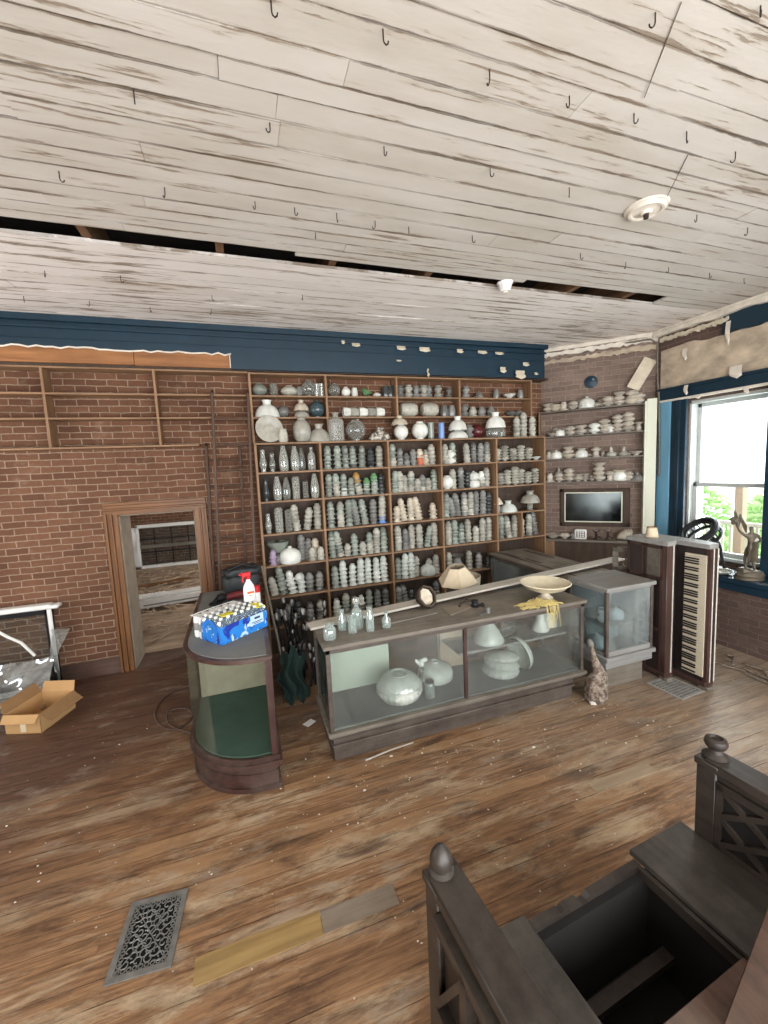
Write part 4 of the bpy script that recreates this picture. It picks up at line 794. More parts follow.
for k, (x, y, z, rx, ry, l) in enumerate(((2.26, 3.34, .256, 0, 0, 'lowest ribbed white shade of the heap, right half of the counter'), (2.27, 3.34, .32, 6, 4, 'middle ribbed white shade of the heap, right half of the counter'), (2.27, 3.34, .382, 10, 8, 'upper ribbed white shade of the heap, right half of the counter'))):
    q = bpy.data.objects.new('ribbed_dome_lampshade', B().lathe(shell([(.15, 0), (.17, .015), (.175, .04), (.15, .075), (.1, .095), (.05, .105)]), 36, rib=18, amp=.03).mesh('ribbed_dome', 'milkgreen')); COL.objects.link(q)
    q.location = (x, y, z); q.rotation_euler = (math.radians(rx), math.radians(ry), k); tag(q, l, 'glass shade')
    if k: q.scale = (.95, .95, .9)
q = B().lathe(shell([(.165, 0), (.168, .01), (.15, .05), (.1, .085), (.05, .1)]), 36, rib=20, amp=.02).build('ribbed_dome_lampshade', 'milkgreen', loc=(2.44, 3.30, .43)); q.rotation_euler = (math.radians(10), math.radians(78), math.radians(14)); tag(q, 'white fluted shade standing on edge against the heap in the counter', 'glass shade')
put('cone_lampshade', 'cone', 'milkgreen', (2.18, 3.42, .563), 'pale green cone shade at the near end of the glass shelf', 'glass shade', None, 1.12)
put('glass_vase', 'lampbase', 'milk', (2.80, 3.42, .563), 'waisted white glass lamp base on the glass shelf', 'lamp base', None, (1.1, 1.1, 1.12))
put('cone_lampshade', 'cone', 'milk', (2.97, 3.50, .563), 'white cone shade at the far end of the glass shelf', 'glass shade', None, (.68, .68, 1.1))
w = thing('wire_rack', 'bent wire shade frame leaning on the glass shelf', 'wire frame', (2.45, 3.45, .563), 20)
for k in range(7): B().tube([(-.10+.033*k, 0, .004), (-.10+.033*k, .02, .12), (-.04+.012*k, .05, .22)], .0022, 5).build('wire', 'steel', w)
B().tube([(-.10, 0, .004), (.10, 0, .004)], .003, 6).build('rail', 'steel', w); B().tube([(-.045, .05, .22), (.04, .05, .22)], .003, 6).build('rail', 'steel', w)
# ------------------------------------------------------------------ on the counter top
ZT = .956
def lathe_thing(name, label, cat, loc, parts, n=20):
    t = thing(name, label, cat, loc)
    for nm, mt, prof, kw in parts: B().lathe(prof, n, **kw).build(nm, mt, t)
    return t
lathe_thing('ribbed_jar', 'squat ribbed clear jar first on the near corner of the counter top', 'jar', (.575, 3.20, ZT), [('body', 'bottle', shell([(.045, 0), (.05, .008), (.052, .05), (.048, .085), (.03, .105)]), dict(rib=14, amp=.03)), ('lip', 'bottle', shell([(.03, .103), (.034, .108), (.034, .125)]), {})])
lathe_thing('glass_bottle', 'plain clear bottle behind the ribbed jar on the counter top', 'bottle', (.71, 3.34, ZT), [('body', 'bottle', shell([(.034, 0), (.038, .006), (.038, .10), (.018, .13), (.017, .16)]), {}), ('lip', 'bottle', shell([(.021, .158), (.022, .175), (.018, .178)]), {})])
lathe_thing('glass_tumbler', 'straight clear tumbler between two bottles on the counter top', 'tumbler', (.775, 3.25, ZT), [('body', 'bottle', shell([(.034, 0), (.036, .006), (.038, .13), (.039, .135)]), {})])
lathe_thing('glass_decanter', 'largest clear stoppered decanter on the counter top', 'decanter', (.84, 3.34, ZT), [('body', 'bottle', shell([(.05, 0), (.056, .01), (.054, .12), (.048, .15), (.022, .175), (.02, .21)]), {}), ('stopper', 'clear', [(.018, .205), (.03, .215), (.034, .235), (.024, .26), (.002, .268)], {})])
lathe_thing('glass_bottle', 'tall slim square shouldered bottle on the counter top', 'bottle', (.92, 3.22, ZT), [('body', 'bottle', shell([(.03, 0), (.034, .006), (.034, .14), (.02, .165), (.019, .195)]), {}), ('lip', 'bottle', shell([(.023, .192), (.024, .205), (.02, .208)]), {})], 4*4)
lathe_thing('glass_bottle', 'small bottle with flared neck, last of the bottles on the counter top', 'bottle', (1.07, 3.24, ZT), [('body', 'bottle', shell([(.036, 0), (.04, .006), (.037, .07), (.014, .10), (.013, .13)]), {}), ('lip', 'bottle', shell([(.018, .128), (.022, .136), (.018, .14)]), {})])
def leaf_sheet(name, label, cat, mat, pts, z, th, curl=0.0):
    b = B(); b.prism(pts, z, z+th); return tag(b.build(name, mat), label, cat)
leaf_sheet('folded_paper', 'dark grey folded sheet lying beyond the bottles on the counter', 'paper', 'casetop', [(1.12, 3.28), (1.60, 3.34), (1.66, 3.47), (1.20, 3.42)], ZT+.0, .012)
leaf_sheet('paper_scrap', 'dusty brown paper lying by the lamp burner on the counter', 'paper', 'jamb', [(1.68, 3.24), (1.98, 3.36), (2.05, 3.44), (1.70, 3.46)], ZT, .005)
q = thing('lamp_burner', 'black iron lamp burner with a short arm on the counter top', 'lamp part', (2.0, 3.36, ZT+.0), -20)
b = B(); b.lathe([(.002, 0), (.04, 0), (.042, .012), (.03, .02), (.026, .04), (.036, .05), (.03, .062), (.002, .064)], 18); b.build('cap', 'ironblk', q)
b = B(); b.tube([(0, 0, .05), (-.06, .02, .055), (-.12, .01, .04), (-.15, -.02, .012)], .011, 8); b.tube([(-.06, .02, .055), (-.08, .05, .075), (-.11, .07, .06)], .008, 8); b.build('arm', 'iron', q)
b = B(); b.sphere((.07, -.02, .02), .02, 12, 8); b.tube([(.0, 0, .02), (.07, -.02, .02)], .008, 8); b.build('valve', 'ironblk', q)
q = thing('metal_fitting', 'grey metal bracket fitting near the edge of the counter top', 'fitting', (1.97, 3.15, ZT), 10)
b = B(); b.box((-.06, -.02, 0), (.04, .02, .008)); b.build('plate', 'steel', q, bevel=.002); B().lathe([(.002, .0), (.024, .0), (.024, .05), (.016, .056), (.002, .056)], 16, fr(loc=(.045, 0, 0))).build('socket', 'steel', q)
# octagonal fitting lying on the plank
q = thing('octagonal_lantern', 'octagonal bronze lantern head tipped over on the long plank', 'lantern', (1.56, 3.58, 1.035), 20)
m = fr(0, 62, 0)
B().lathe([(.105, .05), (.11, .06), (.11, .085), (.095, .09), (.09, .085), (.095, .06), (.105, .05)], 8, m).build('rim', 'oakdark', q, smooth=False)
B().lathe([(.1, .055), (.085, .0), (.06, -.035), (.03, -.045), (.002, -.045)], 8, m).build('bowl', 'iron', q, smooth=False); B().lathe([(.002, .03), (.06, .03), (.085, .055)], 8, m).build('lens', 'creamg', q, smooth=False)
# the long plank
q = B().bar((.45, 3.50, .972), (4.42, 3.92, 1.035), .15, .022).build('loose_plank', 'paleboard', bevel=.003); tag(q, 'long pale plank laid along the back of the counter onto the far cases', 'plank')
# pedestal bowl
q = thing('pedestal_bowl', 'wide cream pedestal bowl on the end of the counter', 'bowl', (2.74, 3.27, ZT))
B().lathe([(.002, .0), (.07, 0), (.075, .01), (.05, .025), (.035, .05), (.045, .065), (.05, .07)], 28).build('foot', 'creamg', q)
B().lathe([(.03, .066), (.1, .075), (.19, .11), (.225, .15), (.24, .155), (.235, .162), (.215, .155), (.18, .122), (.1, .085), (.002, .08)], 40).build('bowl', 'ivory', q)
# straw tangle
q = thing('straw_tassel', 'yellow straw packing hanging over the counter edge below the bowl', 'straw', (2.55, 3.12, ZT))
rg = random.Random(8); b = B(); b2 = B()
for k in range(150):
    x, y = rg.uniform(-.17, .17), rg.uniform(-.06, .08); h = .006 + .05*max(0, 1-abs(x)/.18)*rg.random(); a = rg.uniform(-.6, .6)
    b.tube([(x-.06*math.cos(a), y-.06*math.sin(a), .004), (x, y, h+.004), (x+.06*math.cos(a), y+.06*math.sin(a), .005)], .0028, 4)
for k in range(24):
    x = rg.uniform(0, .14); l = rg.uniform(.06, .22); b2.tube([(x, -.01, .02), (x+.01, -.078, .012), (x+.012, -.084, -.04), (x+rg.uniform(-.02, .03), -.09, -l)], .0016, 4)
b.build('tangle', 'straw', q); b2.build('hanging_strands', 'straw', q)
# parchment shade behind the counter
q = thing('paper_lampshade', 'tilted cream paper lamp shade standing behind the counter', 'lamp shade', (2.42, 4.35, .0))
B().lathe(shell([(.24, .96), (.10, 1.14)], .003), 6, fr(12, 5, -8)).build('shade', 'parch', q, smooth=False)
B().lathe(shell([(.215, .86), (.225, .97)], .006), 20).build('collar', 'creamg', q)
B().lathe([(.002, 0), (.16, 0), (.16, .03), (.04, .06), (.03, .5), (.035, .86), (.2, .87), (.002, .875)], 20).build('stand', 'iron', q)
# ------------------------------------------------------------------ curved end case
def fp(off=0.0, y1=4.95, n=14):
    cx, cy, rx, ry = .02, 3.52, .54+off, .55+off
    p = [(.10+off, y1+off), (-.52-off, y1+off)]
    p += [(cx - rx*math.cos(a), cy - ry*math.sin(a)) for a in [math.pi/2*k/n for k in range(n+1)]]
    return p + [(.10+off, 3.52-.55-off)]
CC = thing('curved_glass_case', 'bow fronted glass showcase of dark mahogany near the doorway', 'display case', (0, 0, 0))
B().prism(fp(-.005), 0, .13).build('plinth', 'mahog', CC, bevel=.0)
b = B(); b.prism(fp(.012), .0, .035); b.prism(fp(-.012), .13, .165); b.prism(fp(.01), .165, .20); b.prism(fp(.03), .20, .225); b.prism(fp(.012), .225, .26); b.build('base_moulding', 'mahog', CC)
B().prism(fp(-.02, 4.93), .26, .27).build('bed', 'felt', CC)
pts = [p for p in fp(-.006)][1:-1]
pts2 = [(-.514, 4.9), (-.514, 4.3), (-.514, 3.9)] + pts[1:] + [(.06, 2.976)]
def along(u):
    k = u*(len(pts2)-1); i = min(int(k), len(pts2)-2); f = k-i; a, c = pts2[i], pts2[i+1]; return a[0]+(c[0]-a[0])*f, a[1]+(c[1]-a[1])*f
B().sheet(lambda u, v: (*along(u), .26+.72*v), len(pts2)-1, 1, .005).build('curved_pane', 'paneclean', CC)
B().box((.055, 2.965, .26), (.105, 3.01, .98)).build('corner_post', 'mahogz', CC, bevel=.004)
B().box((.075, 3.01, .26), (.10, 4.95, .98)).build('side_panel', 'tan', CC)
B().box((-.50, 4.02, .27), (.08, 4.04, .97)).build('partition', 'tan', CC)
B().box((-.53, 4.88, .26), (-.48, 4.95, .98)).build('back_post', 'mahogz', CC); B().box((-.5, 4.93, .26), (.1, 4.95, .98)).build('back_panel', 'mahogz', CC)
b = B(); b.prism(fp(.002), .972, .988); b.prism(fp(.010), .988, 1.008); b.build('top_rim', 'mahog', CC)
B().prism(fp(-.025), 1.004, 1.013).build('top', 'greypad', CC)
ZC1 = 1.014
# pack of water bottles in blue film
def water_pack(label, loc, rz, nx, ny, pitch, h, film, cap):
    t = thing('bottle_pack', label, 'bottle pack', loc, rz)
    bot = None
    for i in range(nx):
        for jj in range(ny):
            p = (pitch*(i+.5), pitch*(jj+.5), .001)
            if bot is None:
                bb = B(); bb.lathe([(.002, 0), (.027, 0), (.031, .006), (.031, .05), (.029, .058), (.031, .066), (.031, h*.66), (.027, h*.78), (.013, h*.9), (.0125, h*.93)], 14, close=True); bot = bb.build('bottle', 'bottle', t, p)
                B().lathe([(.0145, h*.92), (.0145, h-.003), (.012, h), (.002, h)], 12).build('cap', cap, bot)
            else:
                c = bot.copy(); COL.objects.link(c); c.parent = t; c.location = p
                for ch in bot.children: d = ch.copy(); COL.objects.link(d); d.parent = c
    X, Y = pitch*nx, pitch*ny; b = B(); n = 48; ring = []
    per = [(0, 0), (X, 0), (X, Y), (0, Y)]
    for s in range(4):
        a, c = per[s], per[(s+1) % 4]; m = 12
        for k in range(m): u = k/m; bul = .006*abs(math.sin(u*math.pi*(nx if s % 2 == 0 else ny))); nx_, ny_ = ((0, -1), (1, 0), (0, 1), (-1, 0))[s]; ring.append((a[0]+(c[0]-a[0])*u+nx_*bul, a[1]+(c[1]-a[1])*u+ny_*bul))
    vs, fs = [], []; N = len(ring)
    for q, (ins, z) in enumerate(((.004, .002), (0, .02), (0, h*.6), (.006, h*.8), (.03, h*.93))):
        for x, y in ring: cx, cy = X/2, Y/2; vs.append((x+(cx-x)*ins*3, y+(cy-y)*ins*3, z))
    for q in range(4):
        for k in range(N): fs.append((q*N+k, q*N+(k+1) % N, (q+1)*N+(k+1) % N, (q+1)*N+k))
    b.add(vs, fs); b.build('film', film, t)
    return t
def film(name, c1, c2, c3):
    t = NT(name); o = t.obj(); s = t.n('ShaderNodeSeparateXYZ', {0: o})
    n = t.noise(t.map(o, (1, 1, 1)), 9, 3, .5, 1.2)
    col = t.mix(t.ramp(n, .42, .5), lin(c1), lin(c2)); col = t.mix(t.ramp(t.noise(o, 16, 3, .5, 1), .58, .64), col, lin(c3))
    band = t.math('LESS_THAN', s.outputs[2], .142)
    t.set(base=col, rough=.18, spec=.6)
    tr = t.n('ShaderNodeBsdfTransparent', {0: (.93, .97, 1, 1)}); gl = t.n('ShaderNodeBsdfGlossy', {'Roughness': .15})
    mm = t.n('ShaderNodeMixShader', {0: .25, 1: tr.outputs[0], 2: gl.outputs[0]})
    mx = t.n('ShaderNodeMixShader', {0: t.math('MULTIPLY_ADD', band, .8, .12), 1: mm.outputs[0], 2: t.p.outputs[0]})
    t.t.links.new(mx.outputs[0], t.out.inputs[0]); return t.m
M['filmblue'] = film('blue_shrink_film', (36, 60, 160), (48, 132, 214), (190, 220, 240)); M['filmgrey'] = film('pale_shrink_film', (180, 184, 182), (206, 206, 200), (96, 98, 98))
M['yellow'] = plain('yellow_label', (228, 216, 40), .5, var=.05); M['bluel'] = plain('pale_blue_label', (186, 212, 232), .5, var=.05); M['bluei'] = plain('blue_emblem', (40, 120, 210), .4, var=.08)
M['orangel'] = plain('orange_label', (206, 92, 44), .5, var=.05); M['navyl'] = plain('navy_label', (30, 40, 80), .5)
wpk = water_pack('blue film wrapped pack of water bottles on the bow fronted case', (-.235, 3.285, ZC1), 38, 7, 4, .064, .205, 'filmblue', 'white')
b = B(); b.box((.27, -.0085, .06), (.40, -.0065, .14)); b.build('label', 'bluel', wpk); b = B(); b.box((.31, -.0105, .105), (.365, -.0085, .122)); b.build('label_mark', 'navyl', wpk)
b = B(); b.box((.28, -.0100, .080), (.39, -.0085, .086)); b.box((.30, -.01, .068), (.37, -.0085, .073)); b.build('label_lines', 'navyl', wpk)
b = B(); b.add([(.35, .005, .185), (.44, .005, .175), (.44, .1, .196), (.35, .1, .2), (.35, .005, .191), (.44, .005, .181), (.44, .1, .202), (.35, .1, .206)], [(0, 1, 2, 3), (7, 6, 5, 4), (0, 4, 5, 1), (1, 5, 6, 2), (2, 6, 7, 3), (3, 7, 4, 0)]); b.build('sale_label', 'yellow', wpk)
b = B(); b.box((.06, .04, .2), (.16, .10, .206)); b.build('sale_label', 'yellow', wpk)
b = B(); b.lathe([(.055, 0), (.088, 0), (.088, .003), (.055, .003), (.055, 0)], 28, fr(-90, 0, 0, (-.009, .128, .1)) @ fr(0, -90, 0)); b.build('film_emblem', 'bluei', wpk)

pk = thing('can_pack', 'pale wrapped pack of tall cans beside the blue water pack', 'can pack', (-.385, 3.475, ZC1), 38)
can = None
for i in range(6):
    for jj in range(2):
        p = (.035+.066*i, .035+.066*jj, .001)
        if can is None:
            can = B().lathe([(.002, 0), (.026, 0), (.032, .012), (.032, .16), (.026, .172), (.025, .176), (.022, .172), (.002, .172)], 16).build('can', 'white', pk, p); B().lathe([(.0325, .06), (.0328, .12)], 16).build('can_label', 'greycase', can)
        else:
            c = can.copy(); COL.objects.link(c); c.parent = pk; c.location = p
            for ch in can.children: d = ch.copy(); COL.objects.link(d); d.parent = c
b = B()
for q in ((.0, .0), (.0, .135), (.0, .066)): b.tube([(q[0], q[1], .179), (.2, q[1], .182), (.4, q[1], .179)], .004, 6)
for x in (0.0, .2, .4): b.tube([(x, 0, .179), (x, .135, .18)], .004, 6)
b.build('carrier_strap', 'white', pk)
# spray bottle and red capped can
sp = thing('spray_bottle', 'white spray bottle with red trigger standing on the water pack', 'spray bottle', (-.01, 3.68, ZC1+.207), 200)
b = B(); b.lathe([(.002, 0), (.046, 0), (.05, .01), (.05, .1), (.044, .13), (.024, .165), (.017, .175), (.017, .19)], 20, Matrix.Diagonal((1, .68, 1, 1)), close=True); b.build('body', 'whiteplastic', sp)
b = B(); b.box((-.034, .0335, .04), (.034, .036, .10)); b.build('label', 'white', sp); b = B(); b.box((-.03, .0362, .068), (.03, .0375, .088)); b.box((-.022, .0362, .05), (.022, .0375, .056)); b.build('label_text', 'orangel', sp)
b = B(); b.lathe([(.02, .188), (.021, .21), (.015, .218)], 14, close=True); b.box((-.02, -.013, .215), (.055, .013, .25)); b.box((.055, -.009, .228), (.075, .009, .246)); b.build('head', 'red', sp, bevel=.004); b = B(); b.tube([(.04, 0, .216), (.05, 0, .19), (.042, 0, .165)], [.009, .007, .005], 8); b.build('trigger', 'red', sp)
lathe_thing('spray_can', 'white can with red cap standing behind the spray bottle', 'can', (.05, 4.02, ZC1), [('body', 'whiteplastic', [(.002, 0), (.036, 0), (.037, .17), (.03, .19)], {}), ('cap', 'red', [(.037, .182), (.037, .235), (.03, .242), (.002, .243)], {})])
tl = thing('power_tool', 'red and black cordless tool lying beside the black bag', 'tool', (-.22, 4.46, ZC1), 15)
b = B(); b.tube([(-.02, 0, .045), (.1, 0, .05), (.22, 0, .05)], [.03, .04, .034], 12); b.build('motor_housing', 'maroon', tl); b = B(); b.tube([(-.1, 0, .05), (-.06, 0, .055), (-.02, 0, .045)], [.04, .045, .03], 12); b.tube([(-.1, 0, .05), (-.14, -.03, .03), (-.19, -.06, .02)], [.025, .02, .016], 10); b.box((-.16, -.09, 0), (-.08, -.02, .03)); b.build('grip', 'ironblk', tl)
b = B(); b.tube([(.22, 0, .05), (.27, .0, .045)], [.022, .018], 10); b.build('collar', 'steel', tl)
def soft(name, parent, mat, sx, sy, sz, seed, loc=(0, 0, 0)):
    rg = random.Random(seed); b = B(); nu, nv = 26, 14; vs, fs = [], []
    def sg(x, e): return math.copysign(abs(x)**e, x)
    for jn in range(nv+1):
        t = -math.pi/2 + math.pi*jn/nv
        for i in range(nu):
            a = 2*math.pi*i/nu; k = 1 + .05*math.sin(5*a+seed) * math.cos(3*t+seed) + rg.uniform(-.015, .015)
            vs.append((sx*sg(math.cos(a), .55)*sg(math.cos(t), .5)*k+loc[0], sy*sg(math.sin(a), .55)*sg(math.cos(t), .5)*k+loc[1], sz*(1+sg(math.sin(t), .55))*(k if jn > 3 else 1)+loc[2]))
    for jn in range(nv):
        for i in range(nu): fs.append((jn*nu+i, jn*nu+(i+1) % nu, (jn+1)*nu+(i+1) % nu, (jn+1)*nu+i))
    return b.add(vs, fs).build(name, mat, parent)
M['bag'] = plain('black_bag_cloth', (40, 44, 46), .5, var=.3, scale=7, bump=.5)
bg = thing('tool_bag', 'black tool bag slumped at the far end of the bow fronted case', 'bag', (-.09, 4.70, ZC1), 12)
soft('body', bg, 'bag', .19, .12, .12, 2); soft('top_flap', bg, 'bag', .2, .13, .05, 4, (.02, .0, .2))
b = B(); b.tube([(-.15, -.09, .2), (-.13, -.11, .3), (0, -.1, .34), (.13, -.11, .3), (.15, -.09, .2)], .012, 8); b.build('handle', 'ironblk', bg)
# ------------------------------------------------------------------ two cases on the window side
RC = thing('glass_case', 'squarish grey glass case standing end on at the corner of the counter', 'display case', (3.265, 3.03, 0))
l, dd = .62, .50
b = B(); b.box((.04, .03, 0), (l-.10, dd-.02, .21)); b.build('plinth', 'casetop', RC, bevel=.004); b = B(); b.box((.0, .0, .21), (l, dd, .29)); b.box((-.015, -.025, .29), (l+.02, dd, .335)); b.build('base_moulding', 'greycase', RC, bevel=.006)
for x, y in ((0, 0), (l-.035, 0), (0, dd-.035), (l-.035, dd-.035)): B().box((x, y, .335), (x+.035, y+.035, 1.0)).build('corner_post', 'case', RC, bevel=.003)
for a_, c_ in (((.03, 0.002, .335), (l-.03, .03, .385)), ((.03, .002, .98), (l-.03, .03, 1.0)), ((.002, .03, .335), (.03, dd-.03, .365)), ((.002, .03, .975), (.03, dd-.03, 1.0))): B().box(a_, c_).build('rail', 'greycase', RC, bevel=.002)
B().box((-.015, -.02, 1.0), (l+.015, dd+.0, 1.04)).build('top', 'greycase', RC, bevel=.006)
B().box((.035, .012, .385), (l-.035, .017, .98)).build('front_pane', 'panedirty', RC); B().box((.012, .035, .365), (.017, dd-.035, .975)).build('side_pane', 'panedirty', RC)
B().box((.03, dd-.03, .335), (l-.03, dd-.02, 1.0)).build('back_panel', 'greypad', RC); B().box((.03, .03, .335), (l-.03, dd-.03, .345)).build('bed', 'greypad', RC); B().box((l-.03, .035, .345), (l-.02, dd-.035, 1.0)).build('side_panel', 'greycase', RC)
b = B(); b.add([(.04, .08, .60), (l-.04, .08, .60), (l-.04, dd-.04, .66), (.04, dd-.04, .66), (.04, .08, .608), (l-.04, .08, .608), (l-.04, dd-.04, .668), (.04, dd-.04, .668)], [(0, 3, 2, 1), (4, 5, 6, 7), (0, 1, 5, 4), (1, 2, 6, 5), (2, 3, 7, 6), (3, 0, 4, 7)]); b.build('glass_shelf', 'glassshelf', RC)
for x, y, z, s, l_, c in ((3.40, 3.20, .627, 'smallvase', 'white waisted shade inside the grey glass case', 1.1), (3.60, 3.22, .63, 'ginger', 'white knob shaped dome in the middle of the grey glass case', .62), (3.36, 3.24, .347, 'ginger', 'white dome low in the grey glass case', .8)): put('stored_lampshade', s, 'milk', (x, y, z), l_, 'glass shade', None, c)
b = B().sheet(lambda u, v: (3.33+.46*u, 3.36+.03*math.sin(6*u), .36+.24*v+.10*u*v), 10, 6, .003); tag(b.build('glass_pane_loose', 'glassshelf'), 'loose curved glass sheet leaning inside the grey glass case', 'glass sheet')
SC = thing('side_case', 'long dark glass case running back to the shelves behind the counter', 'display case', (3.40, 3.62, 0))
l, dd = .62, 1.62
b = B(); b.box((.02, .02, 0), (l-.02, dd-.02, .2)); b.build('plinth', 'casey', SC); b = B(); b.box((0, 0, .2), (l, dd, .26)); b.build('base_moulding', 'casey', SC, bevel=.004)
for x, y in ((0, 0), (l-.035, 0), (0, dd-.035), (l-.035, dd-.035)): B().box((x, y, .26), (x+.035, y+.035, .93)).build('corner_post', 'casey', SC, bevel=.003)
b = B(); b.box((0, 0, .90), (.035, dd, .955)); b.box((l-.035, 0, .90), (l, dd, .955)); b.box((0, 0, .9), (l, .035, .955)); b.box((0, dd-.035, .9), (l, dd, .955)); b.build('top_rail', 'casey', SC, bevel=.003)
B().box((.014, .035, .26), (.019, dd-.035, .9)).build('side_pane', 'panedirty', SC); B().box((l-.03, .035, .26), (l-.02, dd-.035, .9)).build('back_panel', 'greypad', SC); B().box((.03, .03, .26), (l-.03, dd-.03, .27)).build('bed', 'greypad', SC)
b = B(); b.box((-.02, -.015, .955), (.10, dd+.02, .98)); b.box((.13, -.015, .955), (l+.02, dd+.02, .98)); b.build('top', 'casetopy', SC, bevel=.003)
b = B(); b.box((.10, .1, .956), (.13, dd-.1, .962)); b.build('top_slot', 'black', SC)
for x, y0, y1 in ((.18, .75, 1.05), (.5, .9, 1.5), (.14, 1.15, 1.45)): b = B(); b.box((x, y0, .981), (x+.05, y1, .989)); tag(b.build('slat_offcut', 'mahog', loc=(3.40, 3.62, 0), bevel=.002), {.18: 'short dark slat lying on the near part of the side case', .5: 'longest dark slat on the side case, toward the corner', .14: 'dark slat on the side case close to the shelves'}[x], 'slat')
# ------------------------------------------------------------------ organ stood on its end by the window
OG = thing('reed_organ', 'keyboard organ stood on end by the window, keys running up and down', 'organ', (0, 0, 0))
prof = [(3.925, 2.925), (4.03, 2.925), (4.075, 2.965), (4.10, 2.965), (4.10, 2.65), (4.225, 2.65), (4.275, 2.78), (4.275, 3.40), (3.925, 3.40)]
B().prism(prof, 1.40, 1.445).build('upper_end', 'greycase', OG, bevel=.003); B().prism(prof, .035, .08).build('lower_end', 'redorgan', OG, bevel=.003)
B().box((3.93, 2.93, .08), (4.015, 2.985, 1.40)).build('cheek', 'redorgan', OG, bevel=.004); B().box((4.005, 2.924, .08), (4.018, 2.932, 1.40)).build('cheek_edge', 'paleboard', OG)
B().box((4.015, 2.975, .08), (4.11, 3.0, 1.40)).build('fallboard', 'organdk', OG)
b = B(); b.box((3.94, 2.985, .08), (3.96, 3.38, 1.40)); b.build('case_panel', 'organdk', OG)
b = B()
for y in (2.985, 3.15, 3.19, 3.36): b.box((3.928, y, .08), (3.942, y+.02, 1.40))
for z in (.5, 1.05, 1.37): b.box((3.928, 2.985, z), (3.942, 3.38, z+.025))
b.build('panel_frame', 'redorgan', OG)
b = B()
for k in range(9): b.box((3.925, 3.01+.0155*k, 1.08), (3.935, 3.016+.0155*k, 1.36))
for k in range(18): b.box((3.925, 3.005, 1.082+.0155*k), (3.934, 3.148, 1.088+.0155*k))
b.build('fretwork_grille', 'casetop', OG)
B().prism([(4.128, 2.68), (4.21, 2.68), (4.27, 2.80), (4.27, 3.0), (4.128, 3.0)], .08, 1.40).build('key_bed', 'organdk', OG); B().box((4.255, 3.0, .05), (4.275, 3.40, 1.42)).build('back_board', 'organdk', OG)
for nm, x0, x1, mt in (('key_slip', 4.105, 4.145, 'redorgan'), ('key_slip_edge', 4.145, 4.16, 'paleboard'), ('bottom_board', 4.16, 4.20, 'organdk'), ('bottom_edge', 4.20, 4.218, 'paleboard')): B().box((x0, 2.642, .08), (x1, 2.68, 1.40)).build(nm, mt, OG)
kw = .0232; z0 = .13; wk = bk = None
for k in range(52):
    if wk is None: wk = B().box((0, 0, .0008), (.03, .205, kw-.0028)).build('white_key', 'key', OG, (4.095, 2.672, z0), bevel=.001)
    else: c = wk.copy(); COL.objects.link(c); c.location = (4.095, 2.672, z0+kw*k); c.parent = OG
for k in range(51):
    if (k % 7) in (1, 4): continue
    if bk is None: bk = B().box((0, 0, -.0068), (.03, .138, .0074)).build('black_key', 'keyblk', OG, (4.083, 2.74, z0+kw*(k+1)), bevel=.001)
    else: c = bk.copy(); COL.objects.link(c); c.location = (4.083, 2.74, z0+kw*(k+1)); c.parent = OG
for x, y in ((3.93, 2.90), (4.11, 2.63), (3.95, 3.3), (4.19, 3.3)): B().box((x, y, 0), (x+.085, y+.09, .036)).build('foot_block', 'casetop', OG, bevel=.003)
q = thing('small_lampshade', 'little tan paper lampshade standing on the organ end', 'lamp shade', (4.08, 3.22, 1.446)); B().lathe(shell([(.062, 0), (.045, .10)], .002), 20).build('shade', 'parch', q); B().lathe([(.0455, .094), (.047, .1), (.0455, .104)], 20).build('trim_ring', 'oak', q)
q = thing('fret_bracket', 'carved dark bracket board leaning behind the grey glass case', 'bracket', (3.98, 3.62, 0), -45)
b = B()
for x, z, w_, h in ((0, .0, .06, 1.28), (.22, 0, .06, 1.28), (.0, 1.22, .28, .06), (0, 1.0, .28, .05), (.0, .55, .28, .05)): b.box((x, 0, z), (x+w_, .025, z+h))
b.build('frame', 'casetop', q, bevel=.004); b = B(); b.tube([(.14, .012, 1.0), (.10, .012, 1.08), (.14, .012, 1.14), (.18, .012, 1.08), (.14, .012, 1.0)], .012, 8); b.build('scroll', 'casetop', q)
# ------------------------------------------------------------------ bird figure, grates, floor bits
bd = thing('bird_figure', 'mottled long necked bird figure leaning at the end of the long counter', 'figure', (3.06, 2.95, 0), 20)
t = NT('mottled_bird'); n = t.ramp(t.noise(t.obj(), 24, 5, .7), .42, .58)
M['bird'] = t.set(base=t.mix(t.ramp(t.noise(t.obj(), 9, 4), .4, .6), t.mix(n, lin((76, 64, 54)), lin((140, 128, 114))), t.mix(n, lin((104, 80, 64)), lin((168, 158, 146)))), rough=.85)
b = B(); b.tube([(-.05, 0, .0), (-.04, 0, .03), (-.01, .0, .09), (.02, 0, .17), (.06, .0, .24), (.05, .01, .29), (.02, .02, .36), (-.005, .03, .43), (-.02, .03, .50), (-.03, .03, .53)], [.085, .1, .105, .098, .07, .05, .036, .026, .02, .008], 16); b.build('body', 'bird', bd)
b = B(); b.sphere((-.1, -.02, .02), .035, 12, 8, (1.5, 1, .6), .08, 4); b.sphere((.05, -.05, .015), .03, 12, 8, (1.5, 1, .5), .08, 5); b.build('foot', 'plasterdust', bd)
